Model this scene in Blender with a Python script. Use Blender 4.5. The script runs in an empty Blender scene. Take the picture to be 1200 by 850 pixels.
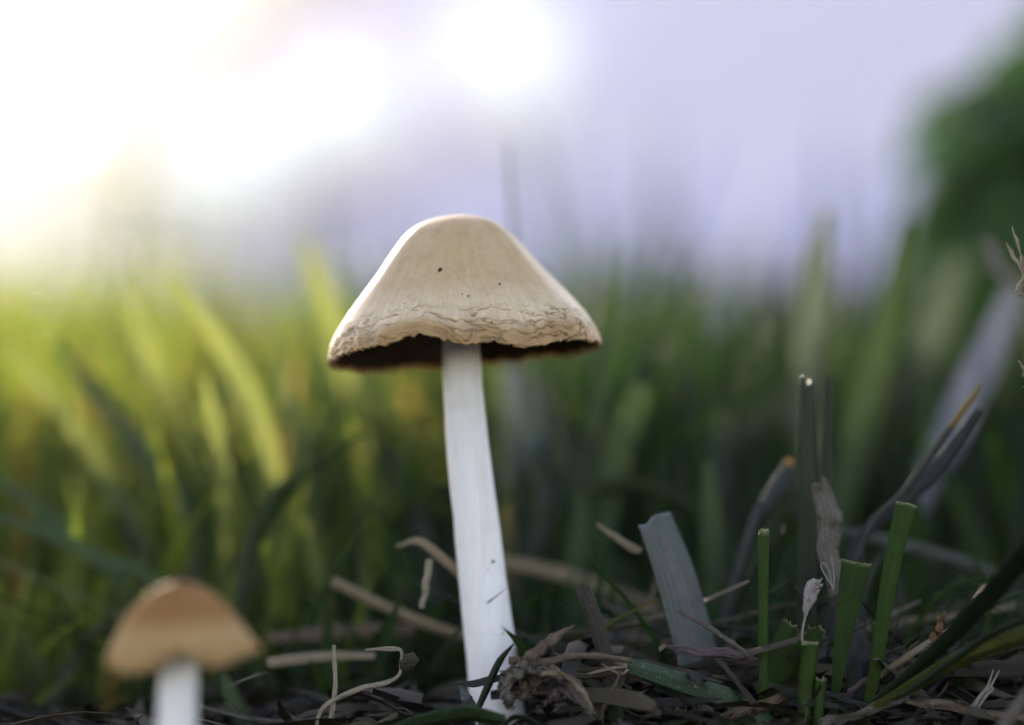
import bpy, math, random
import numpy as np
from mathutils import Vector, Matrix

random.seed(7)
rng = np.random.default_rng(7)
MM = 0.001
scene = bpy.context.scene
COL = scene.collection

# ------------------------------------------------------------------ camera
FPX = 3000.0                                   # focal length in photo pixels (photo 1200 x 850)
CAM = Vector((0.0, -0.300, 0.0235))
PITCH = math.atan(175 / FPX)                   # horizon lies 175 px under the picture centre
cam_d = bpy.data.cameras.new('camera'); cam = bpy.data.objects.new('camera', cam_d); COL.objects.link(cam)
cam.location = CAM; cam.rotation_euler = (math.pi / 2 + PITCH, 0, 0)
cam_d.sensor_width = 36; cam_d.lens = 36 * FPX / 1200
cam_d.clip_start = 0.005; cam_d.clip_end = 2000
cam_d.dof.use_dof = True; cam_d.dof.focus_distance = 0.2985; cam_d.dof.aperture_fstop = 6.4
cam_d.dof.aperture_blades = 0
scene.camera = cam
FWD = Vector((0, math.cos(PITCH), math.sin(PITCH))); UP = Vector((0, -math.sin(PITCH), math.cos(PITCH)))

def ray(px, py):
    return (FWD + Vector((1, 0, 0)) * ((px - 600) / FPX) + UP * ((425 - py) / FPX))
def P(px, py, Y=0.0):
    """point that shows at photo pixel (px, py) when it stands Y millimetres behind the plane of focus"""
    d = ray(px, py); k = (Y * MM - CAM.y) / d.y
    return CAM + d * k
def pxmm(Y):                                    # metres per photo pixel at depth Y mm
    return (Y * MM - CAM.y) / FPX

# ------------------------------------------------------------------ light
SUN_PX = (105, -40)                             # where the sun stands, just above the frame's upper left corner
sd = ray(*SUN_PX).normalized()
SUN_EL = math.asin(sd.z); SUN_AZ = math.atan2(sd.x, sd.y)
world = bpy.data.worlds.new('World'); scene.world = world; world.use_nodes = True
wn = world.node_tree.nodes; wl = world.node_tree.links
bg = wn['Background']; bg.inputs['Strength'].default_value = 0.12
sky = wn.new('ShaderNodeTexSky'); sky.sky_type = 'NISHITA'; sky.sun_disc = False
sky.sun_elevation = SUN_EL; sky.sun_rotation = SUN_AZ
sky.air_density = 0.7; sky.dust_density = 0.8; sky.ozone_density = 0.3
wb = wn.new('ShaderNodeMix'); wb.data_type = 'RGBA'; wb.blend_type = 'MULTIPLY'; wb.inputs[0].default_value = 1.0
wb.inputs[7].default_value = (1.22, 1.0, .88, 1)            # the camera's white balance for open shade, over the whole sky
wl.new(sky.outputs[0], wb.inputs[6]); wl.new(wb.outputs[2], bg.inputs[0])
sun_d = bpy.data.lights.new('sun', 'SUN'); sun_d.energy = 3.0; sun_d.angle = math.radians(0.55); sun_d.color = (1.0, 0.87, 0.66)
sun = bpy.data.objects.new('sun', sun_d); COL.objects.link(sun)
sun.rotation_euler = (-sd).to_track_quat('-Z', 'Y').to_euler(); sun.location = (-2, 5, 4)

scene.view_settings.view_transform = 'Standard'; scene.view_settings.look = 'None'
scene.view_settings.exposure = 2.42; scene.view_settings.gamma = 1.0
scene.render.engine = 'CYCLES'
scene.cycles.use_denoising = True; scene.cycles.use_adaptive_sampling = True; scene.cycles.adaptive_threshold = .03
scene.cycles.max_bounces = 6; scene.cycles.transmission_bounces = 4; scene.cycles.diffuse_bounces = 3

# ------------------------------------------------------------------ numeric noise
def _hash(ix, iy, iz):
    h = (ix.astype(np.int64) * 374761393 + iy.astype(np.int64) * 668265263 + iz.astype(np.int64) * 2147483647) & 0xffffffff
    h = ((h ^ (h >> 13)) * 1274126177) & 0xffffffff
    h = (h ^ (h >> 16)) & 0xffff
    return h / 65535.0
def vnoise(x, y, z):
    x, y, z = np.broadcast_arrays(np.asarray(x, float), np.asarray(y, float), np.asarray(z, float))
    ix, iy, iz = np.floor(x), np.floor(y), np.floor(z)
    fx, fy, fz = x - ix, y - iy, z - iz
    fx, fy, fz = [f * f * (3 - 2 * f) for f in (fx, fy, fz)]
    out = 0
    for a in (0, 1):
        for b in (0, 1):
            for c in (0, 1):
                w = (fx if a else 1 - fx) * (fy if b else 1 - fy) * (fz if c else 1 - fz)
                out = out + w * _hash(ix + a, iy + b, iz + c)
    return out * 2 - 1
def fbm(x, y, z, o=4):
    s = 0; a = 1.0; t = 0
    for i in range(o):
        s = s + a * vnoise(np.asarray(x) * 2 ** i + i * 17.3, np.asarray(y) * 2 ** i, np.asarray(z) * 2 ** i); t += a; a *= .5
    return s / t

def ground_h(x, y):
    """height of the soil in metres at x, y (metres)"""
    x = np.asarray(x, float); y = np.asarray(y, float)
    h = 0.0022 * fbm(x * 60, y * 60, 3.1, 4) + 0.0008 * fbm(x * 400, y * 400, 8.2, 3)
    h = h + 0.0040 * np.exp(-(((x - .012) / .009) ** 2 + ((y - .012) / .012) ** 2)) - .002 * np.exp(-(((x + .004) / .006) ** 2 + ((y - .012) / .008) ** 2))
    h = h + np.clip((y - .06) * .05, 0, .03)
    h = h - 0.0025 - .006 * np.clip((-.004 - y) / .02, 0, 1) - .003 * np.clip((-.012 - x) / .03, 0, 1)
    return h

# ------------------------------------------------------------------ mesh helpers
def link(name, verts, faces, mat, parent=None, uv=None, tint=None, smooth=True):
    me = bpy.data.meshes.new(name)
    if isinstance(verts, np.ndarray) and isinstance(faces, np.ndarray):
        n = len(verts); m, k = faces.shape
        me.vertices.add(n); me.vertices.foreach_set('co', verts.astype(np.float32).ravel())
        me.loops.add(m * k); me.loops.foreach_set('vertex_index', faces.astype(np.int32).ravel())
        me.polygons.add(m); me.polygons.foreach_set('loop_start', np.arange(0, m * k, k, dtype=np.int32))
        me.update(calc_edges=True)
    else:
        me.from_pydata([tuple(v) for v in verts], [], [tuple(int(i) for i in f) for f in faces])
    if smooth: me.polygons.foreach_set('use_smooth', np.ones(len(me.polygons), dtype=bool))
    if uv is not None:
        lay = me.uv_layers.new(name='UVMap')
        vi = np.empty(len(me.loops), dtype=np.int32); me.loops.foreach_get('vertex_index', vi)
        lay.data.foreach_set('uv', np.asarray(uv, np.float32)[vi].ravel())
    if tint is not None:
        at = me.attributes.new('tint', 'FLOAT_COLOR', 'POINT')
        t = np.ones((len(me.vertices), 4), np.float32); tt = np.asarray(tint, np.float32)
        t[:, :tt.shape[1]] = tt; at.data.foreach_set('color', t.ravel())
    me.materials.append(mat); me.validate(); me.update()
    o = bpy.data.objects.new(name, me); COL.objects.link(o)
    if parent is not None:
        o.parent = parent
    return o
def tag(o, label=None, cat=None, group=None, kind=None):
    if label: o['label'] = label
    if cat: o['category'] = cat
    if group: o['group'] = group
    if kind: o['kind'] = kind
    return o
def empty(name, loc):
    o = bpy.data.objects.new(name, None); COL.objects.link(o); o.location = loc; o.empty_display_size = .005
    return o
def local(parent, v):
    return np.asarray(v) - np.asarray(parent.location)

def catmull(pts, n):
    pts = np.asarray(pts, float)
    if len(pts) == 2:
        t = np.linspace(0, 1, n)[:, None]; return pts[0] * (1 - t) + pts[1] * t
    p = np.vstack([2 * pts[0] - pts[1], pts, 2 * pts[-1] - pts[-2]])
    out = []; m = len(pts) - 1
    for s in np.linspace(0, m, n):
        i = min(int(s), m - 1); t = s - i
        a, b, c, d = p[i], p[i + 1], p[i + 2], p[i + 3]
        out.append(.5 * ((2 * b) + (-a + c) * t + (2 * a - 5 * b + 4 * c - d) * t ** 2 + (-a + 3 * b - 3 * c + d) * t ** 3))
    return np.array(out)
def rotv(v, k, a):
    a = np.asarray(a)[:, None]
    return v * np.cos(a) + np.cross(k, v) * np.sin(a) + k * np.sum(k * v, axis=1)[:, None] * (1 - np.cos(a))
def frames(c, ang):
    t = np.gradient(c, axis=0); t /= np.linalg.norm(t, axis=1)[:, None] + 1e-12
    yh = np.array([[0, 1.0, 0.0001]])
    s = np.cross(t, np.repeat(yh, len(t), 0)); s /= np.linalg.norm(s, axis=1)[:, None] + 1e-9
    s = rotv(s, t, ang); n = np.cross(s, t)
    return t, s, n

def blade_geo(pts, widths, ang=0.0, fold=.25, thick=0.00012, na=6, ns=24, cut=0.0, ribs=0.0, wob=0.0, seed=0, curl=0.0, crumple=0.0):
    """a leaf blade: centre line pts, full widths along it (metres), ang = turn about its own line (0 faces the camera)"""
    r = np.random.default_rng(seed + 11)
    c = catmull(pts, ns); v = np.linspace(0, 1, ns)
    w = np.interp(v, np.linspace(0, 1, len(widths)), widths)
    a = np.interp(v, np.linspace(0, 1, len(np.atleast_1d(ang))), np.atleast_1d(ang)) if np.ndim(ang) else np.full(ns, ang)
    if wob:
        L = np.linalg.norm(c[-1] - c[0])
        for k in range(3): c[:, k] += wob * fbm(v * 5 + seed * 3.7, k * 9.1, seed * 1.3, 3) * np.sin(v * math.pi) ** .5
    t, s, n = frames(c, a)
    u = np.linspace(-1, 1, na + 1)
    V = []; UVs = []
    cutj = (2.2 * fbm(u_ := np.linspace(-1.6, 1.6, na + 1), seed * 1.7, 2.2, 3) + .25 * r.normal(0, 1, na + 1)) * cut
    rj = (np.arange(na + 1) % 2) * 2 - 1
    for side in ((1, 0) if thick else (0,)):
        for i in range(ns):
            wi = w[i]; cc = curl
            if cc:
                R = wi / (2 * cc); th = u * cc
                off = s[i] * (R * np.sin(th))[:, None] + n[i] * (R * (1 - np.cos(th)))[:, None]
            else:
                off = s[i] * (u * wi / 2)[:, None] + n[i] * (np.abs(u) * wi / 2 * fold)[:, None]
            off = off + n[i] * (rj * ribs * wi)[:, None]
            if wob: off = off + n[i] * (wob * .5 * vnoise(u * 2, v[i] * 9, seed * 2.1 + 5))[:, None]
            th_i = thick * (1 - u ** 2 * .8) if thick else 0 * u
            off = off + n[i] * (th_i * (.5 if side else -.5))[:, None]
            row = c[i] + off
            if cut: row = row + t[i] * (cutj * max(0, (v[i] - .8) / .2) ** 2)[:, None]
            V.append(row); UVs.append(np.stack([(u + 1) / 2, np.full(na + 1, v[i])], 1))
    V = np.vstack(V); UVs = np.vstack(UVs)
    if crumple:
        for k in range(3):
            V[:, k] += crumple * (fbm(V[:, 0] * 700 + k * 31, V[:, 1] * 700, V[:, 2] * 700 + seed, 3) + .5 * vnoise(V[:, 0] * 2600 + k * 13, V[:, 1] * 2600, V[:, 2] * 2600))
    F = []; m = na + 1
    for layer in range(2 if thick else 1):
        b = layer * ns * m
        for i in range(ns - 1):
            for j in range(na):
                q = [b + i * m + j, b + i * m + j + 1, b + (i + 1) * m + j + 1, b + (i + 1) * m + j]
                F.append(q if layer == 0 else q[::-1])
    if thick:
        b = ns * m
        for i in range(ns - 1):
            F.append([i * m, (i + 1) * m, b + (i + 1) * m, b + i * m])
            F.append([i * m + na, b + i * m + na, b + (i + 1) * m + na, (i + 1) * m + na])
        for j in range(na):
            F.append([j, b + j, b + j + 1, j + 1])
            k = (ns - 1) * m
            F.append([k + j, k + j + 1, b + k + j + 1, b + k + j])
    return V, np.array(F), UVs

def tube_geo(pts, radii, nseg=14, ns=28, hollow=0.0, rimj=0.0, flat=1.0, rough=0.0, seed=0, close=True):
    r = np.random.default_rng(seed + 5)
    c = catmull(pts, ns); v = np.linspace(0, 1, ns)
    w = np.interp(v, np.linspace(0, 1, len(radii)), radii)
    t, s, n = frames(c, np.zeros(ns))
    th = np.linspace(0, 2 * math.pi, nseg, endpoint=False)
    rows = []; uv = []
    for i in range(ns):
        rr = w[i] * (1 + rough * fbm(np.cos(th) * 1.5 + seed, np.sin(th) * 1.5, v[i] * 14, 3)) if rough else w[i]
        rows.append(c[i] + s[i] * (np.cos(th) * rr)[:, None] + n[i] * (np.sin(th) * rr * flat)[:, None])
        uv.append(np.stack([np.abs(((th / (2 * math.pi)) * 2) - 1), np.full(nseg, v[i])], 1))
    if hollow:
        jit = r.normal(0, rimj, nseg)
        rows[-1] = rows[-1] + t[-1] * jit[:, None]
        d = np.linalg.norm(c[-1] - c[0])
        for q, (f, dd) in enumerate(((hollow, 0), (hollow * .95, .6), (hollow * .5, 1.2))):
            rows.append(c[-1] - t[-1] * (dd * w[-1] * 1.5) + s[-1] * (np.cos(th) * w[-1] * f)[:, None] + n[-1] * (np.sin(th) * w[-1] * f * flat)[:, None] + t[-1] * (jit * (1 - dd))[:, None])
            uv.append(np.stack([np.abs(((th / (2 * math.pi)) * 2) - 1), np.full(nseg, 1.0)], 1))
    V = np.vstack(rows); UVs = np.vstack(uv); F = []
    R = len(rows)
    for i in range(R - 1):
        for j in range(nseg):
            k = (j + 1) % nseg
            F.append([i * nseg + j, i * nseg + k, (i + 1) * nseg + k, (i + 1) * nseg + j])
    F = [tuple(f) for f in F]
    if close:
        F.append(tuple(range(nseg))[::-1]); F.append(tuple(range((R - 1) * nseg, R * nseg)))
    return V, F, UVs

def crumb_geo(center, size, seed, sub=2, squash=(1, 1, 1), amp=.35):
    import bmesh
    bm = bmesh.new(); bmesh.ops.create_icosphere(bm, subdivisions=sub, radius=1.0)
    v = np.array([x.co[:] for x in bm.verts]); f = [[q.index for q in p.verts] for p in bm.faces]; bm.free()
    v = v * (1 + amp * fbm(v[:, 0] * 1.7 + seed * 3.1, v[:, 1] * 1.7, v[:, 2] * 1.7 + seed, 3))[:, None]
    v = v * np.asarray(squash)
    rz = seed * 1.234; cz, sz = math.cos(rz), math.sin(rz)
    v = v @ np.array([[cz, -sz, 0], [sz, cz, 0], [0, 0, 1]])
    return v * size + np.asarray(center), f

# ------------------------------------------------------------------ material helpers
def newmat(name):
    m = bpy.data.materials.new(name); m.use_nodes = True
    nt = m.node_tree; nt.nodes.clear()
    out = nt.nodes.new('ShaderNodeOutputMaterial')
    return m, nt, out
def N(nt, typ, **kw):
    n = nt.nodes.new(typ)
    for k, v in kw.items():
        if k.startswith('i_'):
            n.inputs[k[2:].replace('_', ' ')].default_value = v
        else: setattr(n, k, v)
    return n
def ramp(nt, fac, stops, interp='LINEAR'):
    r = nt.nodes.new('ShaderNodeValToRGB'); r.color_ramp.interpolation = interp
    e = r.color_ramp.elements
    while len(e) < len(stops): e.new(0.5)
    for el, (p, c) in zip(e, stops):
        el.position = p; el.color = (*c, 1) if len(c) == 3 else c
    nt.links.new(fac, r.inputs[0]); return r.outputs[0]
def mixc(nt, fac, a, b, mode='MIX'):
    m = nt.nodes.new('ShaderNodeMix'); m.data_type = 'RGBA'; m.blend_type = mode
    for sock, val in ((m.inputs[0], fac), (m.inputs[6], a), (m.inputs[7], b)):
        if hasattr(val, 'links'): nt.links.new(val, sock)
        else: sock.default_value = val if not isinstance(val, tuple) or len(val) == 4 else (*val, 1)
    return m.outputs[2]
def mathn(nt, op, a, b=None, clamp=False):
    m = nt.nodes.new('ShaderNodeMath'); m.operation = op; m.use_clamp = clamp
    for i, val in enumerate((a, b)):
        if val is None: continue
        if hasattr(val, 'links'): nt.links.new(val, m.inputs[i])
        else: m.inputs[i].default_value = val
    return m.outputs[0]
def noise(nt, vec, scale, detail=4, rough=.55):
    n = nt.nodes.new('ShaderNodeTexNoise'); n.inputs['Scale'].default_value = scale
    n.inputs['Detail'].default_value = detail; n.inputs['Roughness'].default_value = rough
    nt.links.new(vec, n.inputs['Vector']); return n.outputs[0]

def leaf_mat(name, base, dark, veins=26, transl=.35, rough=.42, dry_tip=None, spot=None, bump=.25, tcol=None, coord_scale=1.0, vein_mix=.45, spec=.35):
    m, nt, out = newmat(name)
    tc = N(nt, 'ShaderNodeTexCoord'); uv = tc.outputs['UV']; ob = tc.outputs['Object']
    sep = N(nt, 'ShaderNodeSeparateXYZ'); nt.links.new(uv, sep.inputs[0])
    ph = mathn(nt, 'MULTIPLY', sep.outputs[0], veins * math.pi)
    sv = mathn(nt, 'SINE', ph)
    vv = mathn(nt, 'MULTIPLY', mathn(nt, 'ADD', sv, 1.0), .5)
    nz = noise(nt, ob, 420 * coord_scale, 5)
    nz2 = noise(nt, ob, 2600 * coord_scale, 3)
    smap = N(nt, 'ShaderNodeMapping'); smap.inputs['Scale'].default_value = (veins * 1.7, 2.2, 1); nt.links.new(uv, smap.inputs[0])
    streak = noise(nt, smap.outputs[0], 1.0, 5, .65)
    fine = noise(nt, ob, 6500 * coord_scale, 3)
    col = mixc(nt, mathn(nt, 'MULTIPLY', vv, vein_mix), (*base, 1), (*dark, 1))
    col = mixc(nt, ramp(nt, streak, [(.36, (0, 0, 0)), (.66, (1, 1, 1))]), mixc(nt, .55, col, (*dark, 1)), mixc(nt, .28, col, (min(1, base[0] * 2), min(1, base[1] * 1.8), min(1, base[2] * 1.8), 1)))
    col = mixc(nt, mathn(nt, 'MULTIPLY', ramp(nt, fine, [(.3, (1, 1, 1)), (.55, (0, 0, 0))]), .45), col, tuple(c * .35 for c in dark) + (1,))
    col = mixc(nt, ramp(nt, nz, [(.35, (0, 0, 0)), (.7, (1, 1, 1))]), col, mixc(nt, .5, col, (*dark, 1)))
    if spot:
        col = mixc(nt, ramp(nt, nz2, [(.62, (0, 0, 0)), (.72, (.8, .8, .8))]), col, (*spot, 1))
    if dry_tip:
        vj = mathn(nt, 'ADD', sep.outputs[1], mathn(nt, 'MULTIPLY', mathn(nt, 'SUBTRACT', nz2, .5), dry_tip[2] if len(dry_tip) > 2 else .05))
        col = mixc(nt, ramp(nt, vj, [(dry_tip[1], (0, 0, 0)), (min(1, dry_tip[1] + .03), (1, 1, 1))]), col, (*dry_tip[0], 1))
    b = N(nt, 'ShaderNodeBump'); b.inputs['Strength'].default_value = bump; b.inputs['Distance'].default_value = .0001
    nt.links.new(mathn(nt, 'ADD', mathn(nt, 'ADD', vv, streak), mathn(nt, 'ADD', nz2, fine)), b.inputs['Height'])
    pr = N(nt, 'ShaderNodeBsdfPrincipled'); pr.inputs['Roughness'].default_value = rough
    pr.inputs['Specular IOR Level'].default_value = spec
    nt.links.new(col, pr.inputs['Base Color']); nt.links.new(b.outputs[0], pr.inputs['Normal'])
    if transl:
        tr = N(nt, 'ShaderNodeBsdfTranslucent')
        if tcol: tr.inputs[0].default_value = (*tcol, 1)
        else: nt.links.new(col, tr.inputs[0])
        mx = N(nt, 'ShaderNodeMixShader'); mx.inputs[0].default_value = transl
        nt.links.new(pr.outputs[0], mx.inputs[1]); nt.links.new(tr.outputs[0], mx.inputs[2])
        nt.links.new(mx.outputs[0], out.inputs[0])
    else: nt.links.new(pr.outputs[0], out.inputs[0])
    return m

def tint_mat(name, transl=.4, rough=.45, trans_gain=(1.5, 1.5, .6), spec=.35):
    m, nt, out = newmat(name)
    at = N(nt, 'ShaderNodeAttribute', attribute_name='tint')
    tc = N(nt, 'ShaderNodeTexCoord')
    nz = noise(nt, tc.outputs['Object'], 300, 4)
    col = mixc(nt, nz, mixc(nt, .45, at.outputs[0], (.0, .0, .0, 1)), at.outputs[0])
    pr = N(nt, 'ShaderNodeBsdfPrincipled'); pr.inputs['Roughness'].default_value = rough; pr.inputs['Specular IOR Level'].default_value = spec
    nt.links.new(col, pr.inputs['Base Color'])
    if transl:
        tr = N(nt, 'ShaderNodeBsdfTranslucent'); nt.links.new(mixc(nt, 1.0, col, (*trans_gain, 1), 'MULTIPLY'), tr.inputs[0])
        mx = N(nt, 'ShaderNodeMixShader'); mx.inputs[0].default_value = transl
        nt.links.new(pr.outputs[0], mx.inputs[1]); nt.links.new(tr.outputs[0], mx.inputs[2]); nt.links.new(mx.outputs[0], out.inputs[0])
    else: nt.links.new(pr.outputs[0], out.inputs[0])
    return m

def plain_mat(name, col, col2=None, scale=3.0, rough=.8, emis=None, bump=0.0, bdist=.01, spec=.3):
    m, nt, out = newmat(name)
    tc = N(nt, 'ShaderNodeTexCoord')
    nz = noise(nt, tc.outputs['Object'], scale, 6)
    pr = N(nt, 'ShaderNodeBsdfPrincipled'); pr.inputs['Roughness'].default_value = rough; pr.inputs['Specular IOR Level'].default_value = spec
    nt.links.new(mixc(nt, nz, (*col, 1), (*(col2 or col), 1)), pr.inputs['Base Color'])
    if bump:
        b = N(nt, 'ShaderNodeBump'); b.inputs['Strength'].default_value = bump; b.inputs['Distance'].default_value = bdist
        nt.links.new(nz, b.inputs['Height']); nt.links.new(b.outputs[0], pr.inputs['Normal'])
    if emis:
        pr.inputs['Emission Color'].default_value = (*emis[0], 1); pr.inputs['Emission Strength'].default_value = emis[1]
    nt.links.new(pr.outputs[0], out.inputs[0])
    return m

M = {}
M['soil'] = plain_mat('soil', (.012, .009, .006), (.045, .034, .024), 900, .9, bump=.6, bdist=.0006)
M['lawn'] = tint_mat('lawn', .55, .45, (6.5, 5.4, .9))
M['thatch'] = tint_mat('thatch', .12, .7, (1, 1, 1), .25)
M['crumb'] = plain_mat('crumb', (.014, .010, .007), (.06, .045, .03), 1500, .8, bump=.7, bdist=.0003)
M['green'] = leaf_mat('green_stub', (.042, .080, .011), (.022, .048, .007), 18, .35, .5, dry_tip=((.24, .22, .12), .982, .04), spec=.15)
M['green_dark'] = leaf_mat('green_dark', (.011, .021, .008), (.007, .013, .005), 16, .3, .4)
M['green_vein'] = leaf_mat('green_veined', (.036, .068, .011), (.012, .028, .006), 22, .3, .5, dry_tip=((.20, .18, .09), .98, .05), bump=.5, spec=.15)
M['green_dew'] = leaf_mat('green_dewy', (.03, .065, .02), (.014, .035, .01), 20, .25, .28, spot=(.30, .33, .28), bump=.6, spec=.6)
M['gray_blade'] = leaf_mat('gray_blade', (.115, .128, .118), (.065, .075, .072), 14, .2, .5, dry_tip=((.2, .23, .22), .985, .02), bump=.5)
M['slate_blade'] = leaf_mat('slate_blade', (.036, .037, .037), (.018, .019, .020), 14, .1, .55, bump=.6)
M['straw'] = leaf_mat('straw', (.27, .215, .14), (.15, .115, .07), 8, .15, .7, bump=.6)
M['straw_pale'] = leaf_mat('straw_pale', (.40, .35, .26), (.22, .18, .12), 8, .15, .8, bump=.9)
M['straw_brown'] = leaf_mat('straw_brown', (.16, .115, .075), (.07, .05, .035), 10, .1, .75, spot=(.3, .25, .19), bump=.8)
M['dead_gray'] = leaf_mat('dead_gray', (.16, .137, .115), (.065, .053, .043), 10, .12, .75, spot=(.34, .31, .28), bump=.9)
M['dead_purple'] = leaf_mat('dead_purple', (.12, .085, .085), (.05, .036, .04), 8, .1, .6, bump=.8)
M['dead_dark'] = leaf_mat('dead_dark', (.016, .012, .009), (.035, .026, .018), 8, 0, .6, spot=(.10, .08, .06), bump=1.0)
M['pinkish'] = leaf_mat('pale_flake', (.34, .30, .285), (.22, .18, .17), 9, .2, .8, bump=.8)
M['orange_leaf'] = leaf_mat('orange_leaf', (.20, .10, .03), (.06, .03, .012), 7, .2, .6, bump=.8)
M['yellow_tip'] = leaf_mat('yellow_tip', (.05, .055, .05), (.03, .035, .03), 8, .2, .5, dry_tip=((.17, .11, .02), .80, .1))
M['orange_tip'] = leaf_mat('orange_tip', (.055, .065, .065), (.03, .04, .04), 8, .2, .5, dry_tip=((.35, .16, .035), .92, .05))
M['yellow_edge'] = leaf_mat('yellow_edge', (.085, .085, .015), (.02, .026, .008), 2, .15, .4, bump=.3)
M['hair'] = plain_mat('fibre', (.26, .235, .205), (.12, .10, .08), 2500, .8)

# ------------------------------------------------------------------ setting: soil sheet
def build_ground():
    na = 220
    rad = [0.0] + list(np.linspace(.0012, .16, 130)) + list(np.geomspace(.165, 900, 70))
    th = np.linspace(0, 2 * math.pi, na, endpoint=False)
    cx, cy = 0.0, 0.03
    V = [[cx, cy, 0]]
    for r in rad[1:]:
        V += [[cx + r * math.cos(a), cy + r * math.sin(a), 0] for a in th]
    V = np.array(V); V[:, 2] = ground_h(V[:, 0], V[:, 1])
    far = np.hypot(V[:, 0], V[:, 1]) > 3
    V[far, 2] = np.clip(V[far, 2], .02, .03)
    F = [(0, 1 + j, 1 + (j + 1) % na) for j in range(na)]
    for i in range(len(rad) - 2):
        b = 1 + i * na
        for j in range(na):
            k = (j + 1) % na
            F.append((b + j, b + na + j, b + na + k, b + k))
    m, nt, out = newmat('ground_soil')
    tc = N(nt, 'ShaderNodeTexCoord'); ob = tc.outputs['Object']
    ln = N(nt, 'ShaderNodeVectorMath', operation='LENGTH'); nt.links.new(ob, ln.inputs[0])
    n1 = noise(nt, ob, 700, 8); n2 = noise(nt, ob, 4, 6)
    soil = ramp(nt, n1, [(.3, (.010, .008, .006)), (.75, (.05, .038, .026))])
    grass = ramp(nt, n2, [(.3, (.035, .07, .015)), (.7, (.07, .11, .03))])
    fac = ramp(nt, ln.outputs['Value'], [(0.5, (0, 0, 0)), (.9, (1, 1, 1))])
    pr = N(nt, 'ShaderNodeBsdfPrincipled'); pr.inputs['Roughness'].default_value = .85; pr.inputs['Specular IOR Level'].default_value = .3
    nt.links.new(mixc(nt, fac, soil, grass), pr.inputs['Base Color'])
    b = N(nt, 'ShaderNodeBump'); b.inputs['Strength'].default_value = .7; b.inputs['Distance'].default_value = .0006
    nt.links.new(n1, b.inputs['Height']); nt.links.new(b.outputs[0], pr.inputs['Normal']); nt.links.new(pr.outputs[0], out.inputs[0])
    g = link('ground', V, F, m); g['kind'] = 'structure'
build_ground()

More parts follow.
